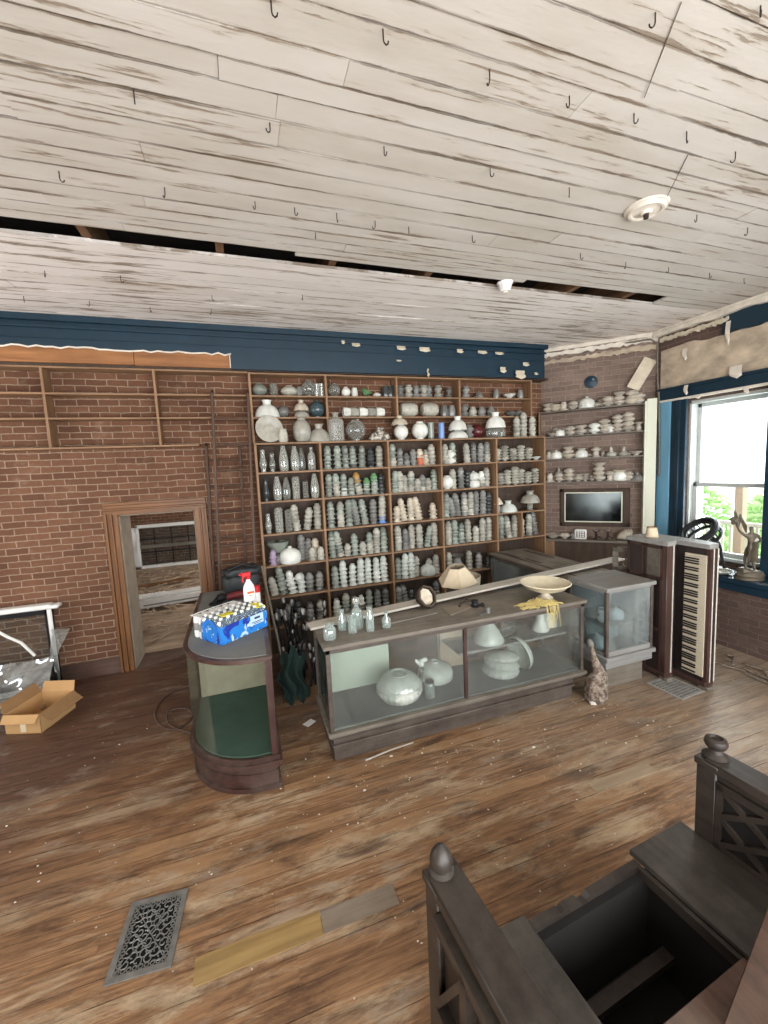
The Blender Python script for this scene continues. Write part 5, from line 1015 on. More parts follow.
def grate(name, label, pts, mat, nx, ny, scroll):
    O = Vector(pts[0]); ux = Vector(pts[1])-O; uy = Vector(pts[3])-O; lx, ly = ux.length, uy.length; ang = math.degrees(math.atan2(ux.y, ux.x))
    t = thing(name, label, 'floor grate', (O.x, O.y, .002), ang); fw = .028
    b = B(); b.box((0, 0, 0), (lx, fw, .007)); b.box((0, ly-fw, 0), (lx, ly, .007)); b.box((0, fw, 0), (fw, ly-fw, .007)); b.box((lx-fw, fw, 0), (lx, ly-fw, .007)); b.build('frame', mat, t)
    B().box((fw, fw, -.0005), (lx-fw, ly-fw, .0008)).build('duct_opening', 'black', t)
    b = B()
    if scroll:
        sx, sy = (lx-2*fw)/nx, (ly-2*fw)/ny
        for i in range(nx):
            for j in range(ny):
                cx, cy = fw+sx*(i+.5), fw+sy*(j+.5); edge = i in (0, nx-1) or j in (0, ny-1)
                if edge:
                    b.lathe([(sx*.46, .001), (sx*.46, .006), (sx*.3, .006), (sx*.3, .001)], 10, fr(loc=(cx, cy, 0)))
                elif (i+j) % 2 == 0:
                    pts_ = [(cx+math.cos(a)*sx*(.95-.55*a/7.5), cy+math.sin(a)*sy*(.95-.55*a/7.5), .004) for a in [(.5*k + (i*1.3+j)) for k in range(14)]]
                    pts_ = [(cx+math.cos(.5*k+i*1.3+j)*sx*(1.0-.055*k), cy+math.sin(.5*k+i*1.3+j)*sy*(1.0-.055*k), .004) for k in range(14)]
                    b.tube(pts_, .0028, 5)
        b.tube([(fw, fw, .004), (lx-fw, ly-fw, .004)], .0025, 5); b.tube([(lx-fw, fw, .004), (fw, ly-fw, .004)], .0025, 5)
    else:
        for i in range(1, nx): x = fw+(lx-2*fw)*i/nx; b.box((x-.004, fw, .001), (x+.004, ly-fw, .006))
        for j in range(1, ny): y = fw+(ly-2*fw)*j/ny; b.box((fw, y-.005, .001), (lx-fw, y+.005, .006))
    b.build('grille', mat, t)
grate('floor_grate', 'ornate dark iron floor register in the open floor near the viewer', [(-.775, 2.02), (-.490, 1.995), (-.476, 2.378), (-.762, 2.405)], 'grate', 9, 12, True)
grate('floor_grate', 'pale square hole floor register in front of the organ', [(3.76, 2.62), (4.09, 2.645), (4.07, 2.99), (3.78, 2.97)], 'grate2', 11, 9, False)
M['yboard'] = wood('yellow_new_board', (138, 110, 66), (180, 150, 96), 'x', .5, .1); M['gboard'] = wood('grey_patch_board', (116, 102, 88), (150, 136, 120), 'x', .6, .2); M['lboard'] = wood('bare_patch_board', (150, 130, 104), (186, 168, 140), 'x', .6, .2)
B().box((-.385, 1.872, -.01), (.212, 1.995, .0035)).build('floor_patch', 'yboard', kind='structure'); B().box((.216, 1.874, -.01), (.62, 1.99, .003)).build('floor_patch_grey', 'gboard', kind='structure'); B().box((2.16, 2.06, -.01), (2.72, 2.155, .003)).build('floor_patch_bare', 'lboard', kind='structure')
q = B().bar((.76, 2.985, .006), (1.0, 2.995, .03), .012, .008); q.bar((1.0, 2.995, .03), (1.19, 3.035, .008), .012, .008); tag(q.build('wood_splinter', 'paleboard'), 'bent pale splinter of wood on the floor before the counter', 'splinter')
rg = random.Random(4); b = B()
for k in range(330):
    x, y = rg.uniform(-2.5, 4.6), rg.uniform(1.2, 4.6)
    if k % 3 == 0: x, y = rg.uniform(.3, 3.3), rg.uniform(2.35, 3.0)
    s = rg.uniform(.002, .006)*(1.9 if k % 24 == 0 else 1); b.sphere((x, y, s*.35), s, 5, 3, (rg.uniform(.8, 2), 1, .5), .25, k)
tag(b.build('plaster_debris', 'plasterdust', kind='stuff', smooth=False), 'tiny pale plaster crumbs scattered over the floorboards', 'debris')
q = B().box((-.05, -.035, .001), (.05, .035, .004)); tag(q.build('paper_scrap', 'whiteplastic', loc=(.42, 3.66, 0), rz=35), 'small white paper scrap on the floor between the two cases', 'paper')
q = B().tube(smooth([(-.52, 4.75, .02), (-.72, 4.86, .008), (-.93, 4.72, .008), (-.98, 4.40, .008), (-.86, 4.12, .008), (-.72, 4.05, .008), (-.62, 4.2, .008), (-.7, 4.38, .008), (-.85, 4.36, .02), (-.8, 4.1, .026), (-.6, 3.92, .008)]), .008, 8); tag(q.build('extension_lead', 'basebd'), 'tan cord looped on the floor beside the bow fronted case', 'cord')
# heap between the cases
q = B().bar((.30, 4.30, .012), (.155, 5.20, 1.16), .12, .022, (1, 0, 0)); tag(q.build('leaning_plank', 'casetop', bevel=.002), 'worn plank leaning on the shelving between the two cases', 'plank')
rg = random.Random(12); b0 = None
for k in range(26):
    x, y = rg.uniform(.33, .74), rg.uniform(4.3, 4.95); ln = rg.uniform(.45, .8)
    if b0 is None:
        b0 = thing('lamp_rod', 'dark metal lamp rod standing in the heap between the two cases', 'rod', (x, y, 0), 0, 'lamp rods heaped between the cases')
        B().tube([(0, 0, 0), (0, .02, .2), (0, .05, .62)], [.014, .012, .01], 8).build('rod', 'ironblk', b0); B().lathe([(.002, .60), (.02, .60), (.026, .63), (.018, .66), (.002, .665)], 12, fr(loc=(0, .05, 0))).build('cap', 'steel', b0); B().lathe([(.018, .28), (.022, .29), (.022, .33), (.017, .34)], 12, fr(loc=(0, .028, 0))).build('collar', 'steel', b0); r_ = b0
    else: r_ = copy_tree(b0, (x, y, 0))
    r_.rotation_euler = (math.radians(rg.uniform(-24, 2)), math.radians(rg.uniform(-14, 18)), 0); r_.scale = (1, 1, ln/.62)
M['greencloth'] = plain('dark_green_cloth', (36, 58, 54), .9, var=.3, scale=8, bump=.5)
q = B().sheet(lambda u, v: (.22+.26*u+.03*math.sin(9*v), 4.05+.33*v+.04*math.sin(14*u), .02+.42*v*(1-.5*abs(u-.5))+.03*math.sin(16*u+5*v)), 22, 14, .008); tag(q.build('green_cloth', 'greencloth'), 'dark green cloth draped over the heap between the two cases', 'cloth')
# cardboard box and the wrapped window frame
bx = thing('cardboard_box', 'open cardboard box with flaps spread on the dark floor', 'box', (-1.93, 4.49, 0), 70)
l, w_, h = .42, .34, .185
b = B(); b.box((0, 0, 0), (l, w_, .006)); b.box((0, 0, 0), (.005, w_, h)); b.box((l-.005, 0, 0), (l, w_, h)); b.box((0, 0, 0), (l, .005, h)); b.box((0, w_-.005, 0), (l, w_, h)); b.build('body', 'cardboard', bx)
def flap(p, q, d, nm, mt='cardboard'):
    p, q, d = Vector(p), Vector(q), Vector(d); n = (q-p).cross(d).normalized()*.005
    v = [p, q, q+d*1.0-(q-p)*.03, p+d*1.0+(q-p)*.03]; B().add([*v, *[a+n for a in v]], [(0, 1, 2, 3), (7, 6, 5, 4), (0, 4, 5, 1), (1, 5, 6, 2), (2, 6, 7, 3), (3, 7, 4, 0)]).build(nm, mt, bx)
flap((0, 0, h), (0, w_, h), (-.05, 0, -.06), 'front_flap'); flap((l, 0, h), (l, w_, h), (.04, 0, .09), 'back_flap'); flap((0, 0, h), (l, 0, h), (0, -.10, -.07), 'side_flap', 'carddk'); flap((0, w_, h), (l, w_, h), (0, .04, .10), 'side_flap', 'carddk')
b = B(); b.box((-.0065, .14, .02), (-.0, .19, h-.01)); b.build('tape', 'parch', bx)
wf = thing('wrapped_window_frame', 'dark window frame with white taped edges leaning on the brick', 'window frame', (-2.10, 5.36, 0), 0)
b = B()
for x0, x1, z0_, z1_ in ((-.06, .0, .06, .93), (-1.3, 0, .87, .93), (-1.3, 0, .06, .13), (-1.36, -1.3, .06, .93)): b.box((x0, .06, z0_), (x1, .13, z1_))
b.build('frame', 'ironblk', wf, bevel=.004); b = B(); b.box((-.03, .035, .2), (.015, .064, .985)); b.box((-1.36, .02, .93), (.015, .14, .985)); b.box((-.005, .02, .93), (.09, .14, .97)); b.build('edge_tape', 'white', wf, bevel=.012)
B().box((-1.3, .09, .13), (-.06, .096, .87)).build('window_glass', 'pane', wf); B().box((-1.36, .05, .0), (.0, .14, .06)).build('foam_foot', 'whiteplastic', wf, bevel=.01)
M['plastic'] = pane('plastic_film', (.95, .96, .97), haze=.26, refl=.3, rough=.06)
fs = thing('plastic_film', 'crumpled clear plastic film hanging off the wrapped window frame', 'plastic film', (-2.10, 5.2, 0))
B().sheet(lambda u, v: (-1.3+1.32*u, .05-.24*(1-v)+.05*math.sin(11*u+4*v)+.03*math.sin(23*u-9*v), .004+.62*v*(1-.35*u)+.03*math.sin(7*u)*v), 40, 14, .003).build('front_sheet', 'plastic', fs)
B().sheet(lambda u, v: (.0+.04*u+(.15*v**2)*u+.02*math.sin(8*v), .13-.06*u, .06+.66*v), 8, 16, .003).build('side_sheet', 'plastic', fs)
q = B().tube([(-2.56, 5.24, .86), (-2.42, 5.22, .74), (-2.3, 5.2, .66), (-2.2, 5.2, .50)], .014, 8); tag(q.build('white_strap', 'white'), 'white foam strip hanging across the wrapped window frame', 'strip')
# room beyond the door
fw = thing('window_sash', 'large white window frame with grid bars standing in the far room', 'window frame', (-2.65, 11.95, 0))
b = B()
for a, c in (((0, 0, 0), (.07, .1, 1.13)), ((1.9, 0, 0), (1.97, .1, 1.13)), ((0, 0, 0), (1.97, .1, .08)), ((0, 0, 1.05), (1.97, .1, 1.14))): b.box(a, c)
b.build('frame', 'white', fw, bevel=.01); b = B()
for x in (.4, .8, 1.2, 1.6): b.box((x, .04, .08), (x+.025, .06, 1.05))
for z in (.4, .74): b.box((.07, .04, z), (1.9, .06, z+.025))
b.build('grid_bars', 'ironblk', fw); b = B(); b.box((.07, .03, .52), (1.9, .05, .60)); b.build('check_rail', 'casetop', fw); B().box((.07, .055, .08), (1.9, .065, 1.05)).build('glass', 'darkpane' if 'darkpane' in M else 'pane', fw)
B().sheet(lambda u, v: (-.12+.13*u, .06+.05*math.sin(6*v), .05+1.02*v), 4, 12, .01).build('wrap', 'whiteplastic', fw)
q = thing('wrapped_bundle', 'long white wrapped bundle lying on the dirt floor beyond the door', 'bundle', (-1.92, 8.0, .045), 9)
b = B(); b.box((0, 0, 0), (2.0, .3, .16)); b.box((.02, .03, .16), (1.98, .26, .20)); b.build('body', 'white', q, bevel=.03); b = B(); b.box((.15, -.006, .05), (1.2, .0, .075)); b.build('crease_band', 'greycase', q)
b = B(); [b.sphere((.05+.06*k, .15, .21), .035, 10, 6, (1.3, 1, .7), .2, k) for k in range(8)]; b.build('crumpled_end', 'whiteplastic', q, smooth=False)
q = B().bar((-2.3, 9.75, .06), (-1.25, 10.0, .06), .12, .03); tag(q.build('floor_plank', 'door'), 'brown plank lying on the dirt floor beyond the door', 'plank')
q = B().bar((-.95, 6.7, .055), (-.55, 6.95, .055), .07, .02); tag(q.build('floor_lath', 'oak'), 'short lath on the floor just beyond the doorway', 'lath')
rg = random.Random(31); b = B()
for k in range(420):
    x, y = rg.uniform(-2.9, -.2), rg.uniform(6.45, 11.6); sz = rg.uniform(.012, .05)
    if rg.random() < .5: a = rg.uniform(0, 3.14); ln = rg.uniform(.05, .3); b.bar((x-ln*math.cos(a), y-ln*math.sin(a), .052), (x+ln*math.cos(a), y+ln*math.sin(a), .06), .02, .012)
    else: b.sphere((x, y, .05), sz, 6, 4, (rg.uniform(.8, 1.8), 1, .5), .3, k)
tag(b.build('rubble', 'dirt', kind='stuff', smooth=False), 'broken laths and plaster rubble over the floor beyond the door', 'rubble')
# ------------------------------------------------------------------ things on the chimney face
mr = thing('framed_mirror', 'wide dark framed mirror on the chimney below the lowest corner shelf', 'mirror', (4.63, 5.6, 0), -45)
b = B(); b.box((.285, -.04, 1.24), (.345, -.004, 1.835)); b.box((1.15, -.04, 1.24), (1.25, -.004, 1.835)); b.box((.285, -.04, 1.78), (1.25, -.004, 1.835)); b.box((.285, -.04, 1.24), (1.25, -.004, 1.31)); b.build('frame', 'oakdark', mr, bevel=.005)
b = B(); b.box((.345, -.044, 1.31), (.36, -.01, 1.78)); b.box((1.135, -.044, 1.31), (1.15, -.01, 1.78)); b.box((.345, -.044, 1.765), (1.15, -.01, 1.78)); b.box((.345, -.044, 1.31), (1.15, -.01, 1.325)); b.build('slip', 'cream', mr)
t = NT('old_mirror'); t.set(base=(.05, .056, .055), metal=1.0, rough=t.math('MULTIPLY_ADD', t.noise(t.obj(), 5, 5), .15, .05)); M['mirror'] = t.m
B().box((.36, -.022, 1.325), (1.135, -.012, 1.765)).build('mirror_glass', 'mirror', mr)
def lw(lx, ly, z): return tuple(CH @ Vector((lx, ly, z)))
q = thing('stovepipe_cover', 'round dark tin cover over the stovepipe hole in chimney brick', 'cover', lw(.713, 0, 3.453), -45); m = fr(0, 90, 0)
B().lathe([(.002, .03), (.07, .028), (.082, .02), (.092, .02), (.094, .004), (.094, .0)], 28, m).build('plate', 'navy', q); B().lathe([(.002, .045), (.015, .043), (.018, .03)], 14, m @ fr(loc=(.03, .03, 0))).build('boss', 'greycase', q)
q = B().add([lw(1.40, -.03, 3.71), lw(1.55, -.012, 3.63), lw(1.33, -.05, 3.24), lw(1.18, -.09, 3.31), lw(1.40, -.035, 3.715), lw(1.553, -.017, 3.633), lw(1.333, -.055, 3.244), lw(1.18, -.095, 3.316)], [(0, 1, 2, 3), (7, 6, 5, 4), (0, 4, 5, 1), (1, 5, 6, 2), (2, 6, 7, 3), (3, 7, 4, 0)]); tag(q.build('card_panel', 'paper'), 'tilted beige card leaning on the top corner shelf', 'card')
q = B().tube([lw(.55, -.03, 3.90), lw(1.1, -.03, 3.94), (5.60, 4.50, 3.93), (5.655, 4.44, 3.86), (5.655, 4.44, 3.62), (5.655, 4.43, 3.35), (5.64, 4.39, 3.12), (5.63, 4.375, 2.9), (5.645, 4.37, 2.5), (5.645, 4.365, 2.0)], .013, 10); tag(q.build('electric_cable', 'casetop'), 'grey electric cable running down the corner beside the window', 'cable')
b = ragged(0, 1.56, lambda u: 3.905+j2[int(u*40)]*.5, lambda u: 3.965+j2[int(u*40)+7]*.4, 40, -.05, .05, CH); b.box((0, -.07, 3.975), (1.56, -.002, ZC-.003), CH); b.build('trim_15', 'tealedge', kind='structure', smooth=False)
ragged(0, 1.56, lambda u: 3.80+j2[int(u*40)+3]*.5, lambda u: 3.85+u*.02+j2[int(u*40)+12]*.5, 40, -.025, .025, CH).build('trim_16', 'plaster', kind='structure', smooth=False)
q = thing('wall_plaque', 'small white framed plaque standing on the mantel', 'plaque', lw(lxof(588)-.06, -.2, 1.061), -45); B().box((-.085, 0, 0), (.085, .025, .155)).build('frame', 'white', q, bevel=.012); b = B(); b.box((-.06, -.004, .03), (.06, .0, .125)); b.build('inset', 'casetop', q); b = B(); [b.box((-.045+.034*i, -.007, .042+.03*j), (-.022+.034*i, -.003, .062+.03*j)) for i in range(3) for j in range(3)]; b.build('dots', 'white', q)
for px, l_ in ((599, 'dark spiky figurine right after the white plaque on the mantel'), (611, 'second dark spiky figurine on the mantel, toward the window')):
    q = thing('iron_figurine', l_, 'figurine', lw(lxof(px), -.16, 1.061), -30); b = B(); b.lathe([(.002, 0), (.035, 0), (.03, .015), (.002, .02)], 12); b.tube([(0, 0, .01), (.01, 0, .07), (0, 0, .12)], [.018, .02, .012], 8); b.tube([(0, 0, .1), (-.05, 0, .15)], [.009, .004], 6); b.tube([(0, 0, .1), (.055, 0, .13), (.06, 0, .16)], [.009, .006, .003], 6); b.tube([(.01, 0, .06), (.06, 0, .03), (.07, 0, .005)], [.01, .007, .005], 6); b.build('body', 'iron', q); B().sphere((0, 0, .14), .018, 10, 8).build('head', 'steel', q)
q = thing('sea_shell', 'large cream conch shell at the window end of the mantel', 'shell', lw(1.17, -.15, 1.061), -30)
B().tube([(-.09, 0, .03), (-.05, 0, .06), (0, 0, .075), (.05, .01, .08), (.09, .02, .1), (.12, .02, .14)], [.012, .05, .072, .062, .035, .008], 14).build('body', 'creamg', q); b = B(); [b.tube([(.02+.03*k, .0, .13), (.03+.035*k, 0, .165)], [.018, .003], 6) for k in range(3)]; b.build('spines', 'creamg', q)
# ------------------------------------------------------------------ window sill pieces
ZS = .851
st = thing('bronze_statue', 'bronze figure statuette on a rocky base on the window sill', 'statue', (5.40, 3.06, ZS), 150); st.scale = (.84, .84, .95)
M['bronze'] = plain('dull_bronze', (104, 96, 82), .5, .25, var=.3, scale=12)
b = B(); b.sphere((0, 0, .05), .15, 18, 10, (1.15, .8, .45), .10, 6); b.sphere((.05, .0, .09), .09, 14, 8, (1, .9, .6), .12, 9); b.lathe([(.002, 0), (.17, 0), (.17, .02), (.14, .04), (.002, .05)], 22, Matrix.Diagonal((1, .75, 1, 1))); b.build('rock_base', 'bronze', st)
me = bpy.data.meshes.new('statue_figure')
V = [(0, 0, .36), (0, 0, .44), (0, .01, .52), (0, .01, .565), (0, 0, .61), (0, 0, .64), (.045, .0, .345), (.05, -.02, .23), (.045, .01, .11), (.05, -.05, .1), (-.045, 0, .345), (-.05, -.05, .24), (-.06, .01, .12), (-.055, -.05, .115), (.075, .01, .53), (.13, -.02, .58), (.15, -.06, .66), (.16, -.08, .69), (-.075, .01, .53), (-.12, .0, .46), (-.08, -.07, .43), (-.06, -.09, .42)]
R_ = [.05, .045, .055, .024, .038, .03, .036, .026, .017, .012, .036, .026, .017, .012, .026, .02, .015, .012, .026, .02, .015, .012]
E_ = [(0, 1), (1, 2), (2, 3), (3, 4), (4, 5), (0, 6), (6, 7), (7, 8), (8, 9), (0, 10), (10, 11), (11, 12), (12, 13), (2, 14), (14, 15), (15, 16), (16, 17), (2, 18), (18, 19), (19, 20), (20, 21)]
me.from_pydata(V, E_, []); me.materials.append(M['bronze']); fo = bpy.data.objects.new('figure', me); COL.objects.link(fo); fo.parent = st
sk = fo.modifiers.new('skin', 'SKIN'); sk.use_smooth_shade = True
for v_, r_ in zip(me.skin_vertices[0].data, R_): v_.radius = (r_*.8, r_*.8)
me.skin_vertices[0].data[0].use_root = True
sb = fo.modifiers.new('subdivision', 'SUBSURF'); sb.levels = 1; sb.render_levels = 1
b = B(); b.sheet(lambda u, v: (.16-.14*u, -.08+.03*math.sin(7*u), .70-.10*u+.05*math.sin(9*u+2)+.09*v), 12, 4, .02); b.sphere((.15, -.08, .70), .05, 10, 7, (1.3, .8, .9), .25, 2); b.build('held_garland', 'bronze', st, smooth=False)
b = B(); b.sheet(lambda u, v: (-.06+.12*u, .04+.03*math.sin(8*u), .20+.24*v+.02*math.sin(6*u)), 10, 5, .02); b.build('drapery', 'bronze', st)
cg = thing('wire_wheel_stand', 'round dark double ring cage on a bent metal stand in the window', 'stand', (5.50, 3.53, ZS), 0)
def ring(b, c, r, th, ax):
    ax = Vector(ax).normalized(); u = ax.orthogonal().normalized(); w = ax.cross(u); b.tube([Vector(c)+(u*math.cos(a)+w*math.sin(a))*r for a in [2*math.pi*k/28 for k in range(29)]], th, 8, False)
A_ = (.67, -.2, -.78); C1 = Vector((-.06, .13, .47)); C2 = C1 + Vector(A_).normalized()*.11
b = B(); ring(b, C1, .205, .036, A_); ring(b, C1, .155, .014, A_); b.build('front_ring', 'ironblk', cg)
b = B(); ring(b, C2, .20, .022, A_); b.build('back_ring', 'ironblk', cg)
b = B(); an = Vector(A_).normalized(); au = an.orthogonal().normalized(); aw = an.cross(au)
for k in range(16): d_ = au*math.cos(k*.3927)+aw*math.sin(k*.3927); b.tube([C1+d_*.2, C1+d_*.2+an*.05, C2+d_*.2], .011, 6)
for k in range(1): d_ = au*math.cos(k*.785+.3)+aw*math.sin(k*.785+.3); b.tube([C1+d_*.165, C1-d_*.165], .006, 6)
b.build('tie_rods', 'ironblk', cg)
b = B(); b.tube([C2+Vector((-.05, -.08, .05)), (.0, -.06, .36), (-.01, -.10, .28), (.0, -.12, .15), (0, -.15, .03)], [.02, .026, .022, .018, .016], 8); b.tube([(0, .02, .36), (0, .08, .3), (0, .06, .2), (0, .1, .03)], [.016, .014, .014, .012], 8); b.tube([(0, -.1, .25), (0, 0, .22), (0, .06, .2)], .01, 6); b.build('stand', 'ironblk', cg)
B().lathe([(.002, 0), (.17, 0), (.17, .015), (.13, .03), (.002, .036)], 28).build('base', 'steel', cg)
put('sill_shell', 'bowl', 'greyopal', (5.36, 3.33, ZS), 'pale shallow dish on the sill between the stand and the statue', 'dish', None, (.9, .9, .35))
put('sill_ball', 'globe', 'darkglass', (5.5, 3.95, ZS), 'small dark ball at the casing end of the window sill', 'ball', None, .45)
b = B(); rg = random.Random(9)
for k in range(16): x, y = rg.uniform(4.75, 5.2), rg.uniform(2.5, 3.6); a = rg.uniform(0, 3.1); ln = rg.uniform(.06, .25); b.bar((x-ln*math.cos(a)/2, y-ln*math.sin(a)/2, .012), (x+ln*math.cos(a)/2, y+ln*math.sin(a)/2, .03), .03, .012)
tag(b.build('splinter_debris', 'gboard', kind='stuff', smooth=False), 'grey broken laths and splinters under the window sill', 'debris')
# ------------------------------------------------------------------ ceiling fittings
HK = [(.67, 1.72), (-.32, 2.27), (.27, 2.29), (.87, 2.29), (-.83, 2.94), (-.3, 2.94), (.22, 2.94), (.47, 2.94), (.75, 2.93), (1.03, 2.95), (.65, 3.19), (.24, 1.74), (1.18, 1.75), (1.63, 1.76), (2.03, 1.75), (2.42, 1.76), (2.86, 1.79), (2.06, 1.22), (1.53, 2.28), (2.13, 2.3), (1.68, 1.36), (1.29, 2.96), (1.81, 2.95), (3.88, 2.32), (3.29, 2.3), (-1.39, 4.28), (-.84, 4.24), (-1.77, 4.87), (-1.25, 4.87), (-.74, 4.92), (-.13, 4.49), (-.16, 4.85), (.71, 4.3), (2.86, 2.96), (3.4, 2.99), (3.9, 2.97), (4.43, 2.96), (4.93, 2.96)]
hk = None
for k, (x, y) in enumerate(HK):
    if hk is None:
        hk = B().tube([(0, 0, .004), (0, 0, -.036), (.003, 0, -.046), (.011, 0, -.052), (.019, 0, -.046), (.021, 0, -.036)], .003, 6).build('ceiling_hook', 'iron', loc=(x, y, ZC)); o = hk
    else: o = hk.copy(); COL.objects.link(o); o.location = (x, y, ZC)
    o.rotation_euler = (0, 0, (k*1.7) % 6.28); tag(o, 'small rusty hook screwed into the peeling plank ceiling', 'hook', 'ceiling hooks')
q = thing('ceiling_medallion', 'large cream painted light rosette on the ceiling planks', 'ceiling rosette', (2.83, 2.33, ZC))
B().lathe([(.002, -.045), (.03, -.046), (.04, -.03), (.085, -.024), (.095, -.034), (.11, -.034), (.125, -.014), (.135, -.012), (.14, .0)], 32).build('plate', 'tealedge', q); B().lathe([(.002, -.075), (.016, -.074), (.018, -.045)], 14).build('boss', 'iron', q)
q = thing('light_base', 'small white box like light base beside the ceiling gap', 'light base', (2.56, 3.60, ZC))
B().lathe([(.002, -.085), (.045, -.082), (.06, -.05), (.066, -.02), (.075, -.012), (.078, .0)], 10).build('cap', 'white', q, smooth=False); B().lathe([(.002, -.1), (.022, -.098), (.026, -.082)], 12).build('socket', 'tealedge', q)
for k, (p, w2) in enumerate((((1.74, 1.30), (1.99, 1.66)), ((2.60, 1.88), (2.88, 2.23)))): tag(B().tube([(*p, ZC-.004), (*w2, ZC-.004)], .002, 6).build('ceiling_wire', 'casetop'), ('longer', 'shorter')[k]+' thin wire stapled across the ceiling planks', 'wire')
# curled paint hanging off the cornice and the window head
fl = 0
for x, z, w_, h_ in ((1.35, 3.93, .04, .05), (1.52, 3.905, .10, .05), (2.14, 3.90, .12, .06), (2.48, 3.90, .15, .07), (3.02, 3.90, .09, .06), (3.38, 3.895, .14, .05), (3.66, 3.89, .13, .045), (2.1, 3.72, .06, .025), (3.72, 3.68, .09, .09), (4.02, 3.64, .16, .13), (4.12, 3.76, .1, .06), (4.30, 3.62, .05, .04), (2.52, 3.62, .02, .12)):
    q = B().sheet(lambda u, v: (x+w_*(u-.5)+.01*math.sin(9*v), 5.325-.03*math.sin(2.6*v+u)*(1-v)-.005, z-h_*(1-v)*(1-.55*abs(u-.6))), 5, 5, .003); tag(q.build('paint_flake', 'paper', smooth=False), 'curled cream paint flake hanging from the teal cornice', 'paint flake', 'paint flakes on the cornice')
for k, (y, z, w_, h_, xo_) in enumerate(((4.0, 3.20, .05, .13, .095), (3.42, 3.31, .13, .15, .095), (3.30, 3.05, .05, .09, .09), (3.85, 3.05, .06, .05, .09), (3.55, 3.86, .05, .28, .05), (4.08, 3.69, .06, .16, .025))):
    q = B().sheet(lambda u, v: (WX-xo_-.03*math.sin(2.5*v)*(1-v), y+w_*(u-.5), z-h_*(1-v)*(1-.5*abs(u-.4))), 5, 5, .004); tag(q.build('paint_flake', 'tealedge', smooth=False), 'torn pale paint strip hanging above the window', 'paint flake', 'paint strips above the window')
# ------------------------------------------------------------------ carved settle in the foreground
M['boxdark'] = plain('settle_recess_shade', (22, 19, 17), .95, var=.2)  # near-black colour paints in the shade of the seat box and lattice recess
SE = thing('carved_settle', 'dark carved oak settle with open seat box and finialed ends', 'settle', (.50, 1.22, 0), 4)
YB = -.82
def end_panel(x0, x1, y1, inner):
    w = x1-x0; e = B(); e.box((x0+.02, YB, .06), (x1-.02, y1-.02, .84)); o = e.build('end_board', 'settle', SE, bevel=.003)
    r = B(); r.box((x0-.005, YB, .855), (x1+.005, y1-.03, .90)); r.box((x0+.008, YB, .825), (x1-.008, y1-.02, .857)); r.build('top_rail', 'settle', SE, bevel=.006)
    p = B(); p.box((x0, y1-.085, 0), (x1, y1, .86)); p.box((x0-.008, y1-.095, .86), (x1+.008, y1+.008, .895)); p.build('front_post', 'settle', SE, bevel=.006)
    return o
end_panel(0, .115, 0, False); end_panel(1.415, 1.54, -.055, True)
for x, y, s in ((.052, -.03, 0), (1.478, -.10, 1)):
    m = fr(loc=(x, y, .895)) @ Matrix.Scale(.82 if s == 0 else .9, 4)
    if s == 0: B().lathe([(.05, 0), (.055, .01), (.04, .022), (.044, .03), (.05, .05), (.046, .078), (.03, .105), (.014, .122), (.002, .128)], 20, m).build('finial', 'settle', SE)
    else:
        b = B(); b.lathe([(.055, 0), (.058, .012), (.034, .03), (.03, .05), (.045, .062), (.052, .08), (.046, .1), (.03, .108), (.022, .098), (.002, .094)], 20, m); b.build('finial', 'settle', SE)
# tracery on the outer face of the near end
b = B(); xo = -.020
for za, zb in ((.10, .14), (.44, .475), (.78, .82)): b.box((xo, YB, za), (.022, -.09, zb))
for k, y in enumerate((-.26, -.44, -.62)): b.box((xo, y-.018, .10), (.022, y+.018, .80))
for k, y in enumerate((-.085, -.26, -.44, -.62)):
    y2 = (-.26, -.44, -.62, -.80)[k]; b.bar((0, y, .475), (0, y2, .78), .022, .036, (1, 0, 0)); b.bar((0, y, .14), (0, y2, .44), .022, .036, (1, 0, 0))
b.build('outer_tracery', 'settle', SE)
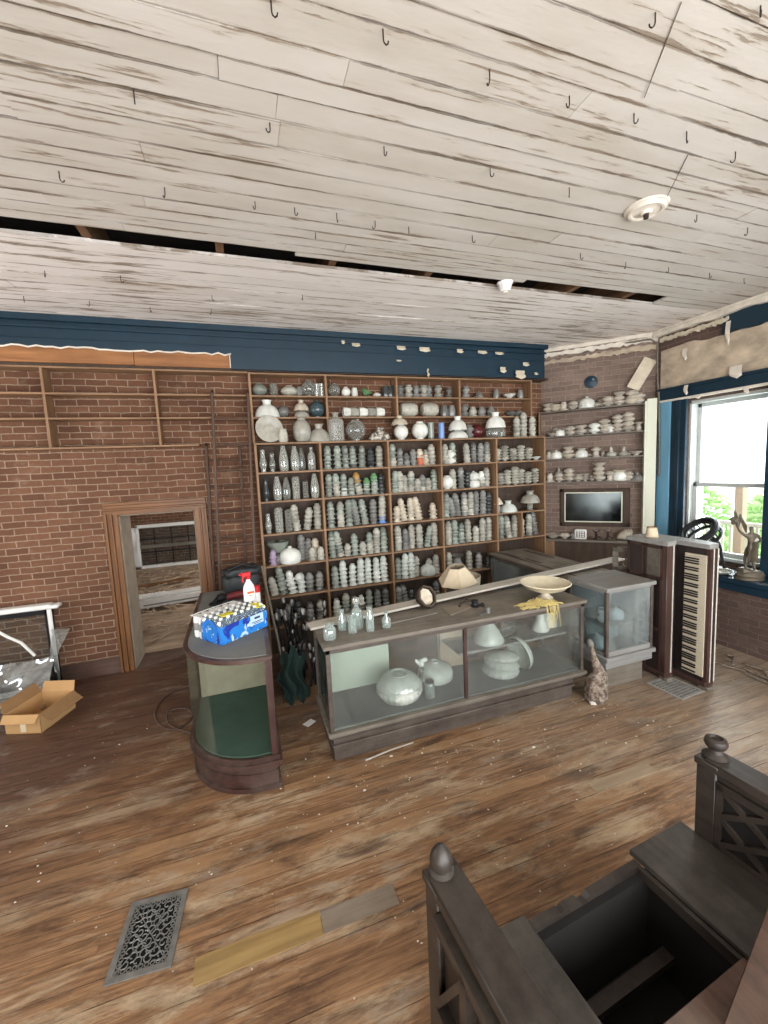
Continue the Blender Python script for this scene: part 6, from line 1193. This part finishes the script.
# crossed lattice on the inner face of the far end
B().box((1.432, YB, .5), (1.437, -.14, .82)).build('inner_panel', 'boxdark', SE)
b = B(); xi = 1.446
for za, zb in ((.50, .53), (.79, .825)): b.box((xi-.032, YB, za), (xi, -.14, zb))
b.box((xi-.032, -.165, .5), (xi, -.14, .82))
for k, y in enumerate((-.36, -.58, -.80)): b.box((xi-.03, y-.012, .5), (xi, y+.012, .82))
for k in range(3):
    ya, yb_ = -.15-.22*k, -.36-.22*k
    for za, zb in ((.66, .80), (.52, .66)): b.bar((xi-.014, ya, zb), (xi-.014, yb_, za), .024, .03, (1, 0, 0)); b.bar((xi-.0145, ya, za), (xi-.0145, yb_, zb), .024, .03, (1, 0, 0))
b.build('inner_lattice', 'settle', SE)
# seat boards either side of the open box
B().box((.115, YB, .475), (.435, .0, .50)).build('seat_board', 'settlex', SE, bevel=.003); B().box((1.06, YB, .478), (1.425, .012, .503)).build('seat_board', 'settlex', SE, bevel=.003); B().box((1.03, -.44, .44), (1.05, -.03, .486)).build('seat_rail', 'settle', SE)
B().box((.435, YB, .47), (1.045, -.44, .497)).build('rear_seat_rail', 'reddish', SE, bevel=.003)
b = ragged(.435, 1.05, lambda u: .452, lambda u: .488 + (-.022 if .42 < u < .5 else 0) + .002*math.sin(u*9) - (.010 if .24 < u < .27 else 0), 40, -.05, .03); b.build('broken_front_rail', 'settle', SE, smooth=False)
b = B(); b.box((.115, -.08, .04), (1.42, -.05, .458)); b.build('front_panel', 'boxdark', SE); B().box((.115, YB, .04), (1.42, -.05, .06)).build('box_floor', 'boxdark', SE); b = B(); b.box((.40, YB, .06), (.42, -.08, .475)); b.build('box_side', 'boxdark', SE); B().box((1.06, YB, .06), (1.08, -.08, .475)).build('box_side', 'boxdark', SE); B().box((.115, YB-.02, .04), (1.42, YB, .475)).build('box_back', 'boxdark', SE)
B().box((.42, -.20, .16), (1.06, -.15, .19)).build('inner_stretcher', 'organdk', SE)
def slab(name, mat, p, th):
    p = [Vector(q) for q in p]; n = (p[1]-p[0]).cross(p[3]-p[0]).normalized()*th
    return B().add([*p, *[q+n for q in p]], [(0, 1, 2, 3), (7, 6, 5, 4), (0, 4, 5, 1), (1, 5, 6, 2), (2, 6, 7, 3), (3, 7, 4, 0)]).build(name, mat, bevel=.004)
tag(slab('leaning_board', 'reddish', [(1.28, .74, .53), (1.72, .845, .74), (1.95, .55, .85), (1.42, .40, .60)], .03), 'reddish brown board leaning across the back of the settle', 'board')
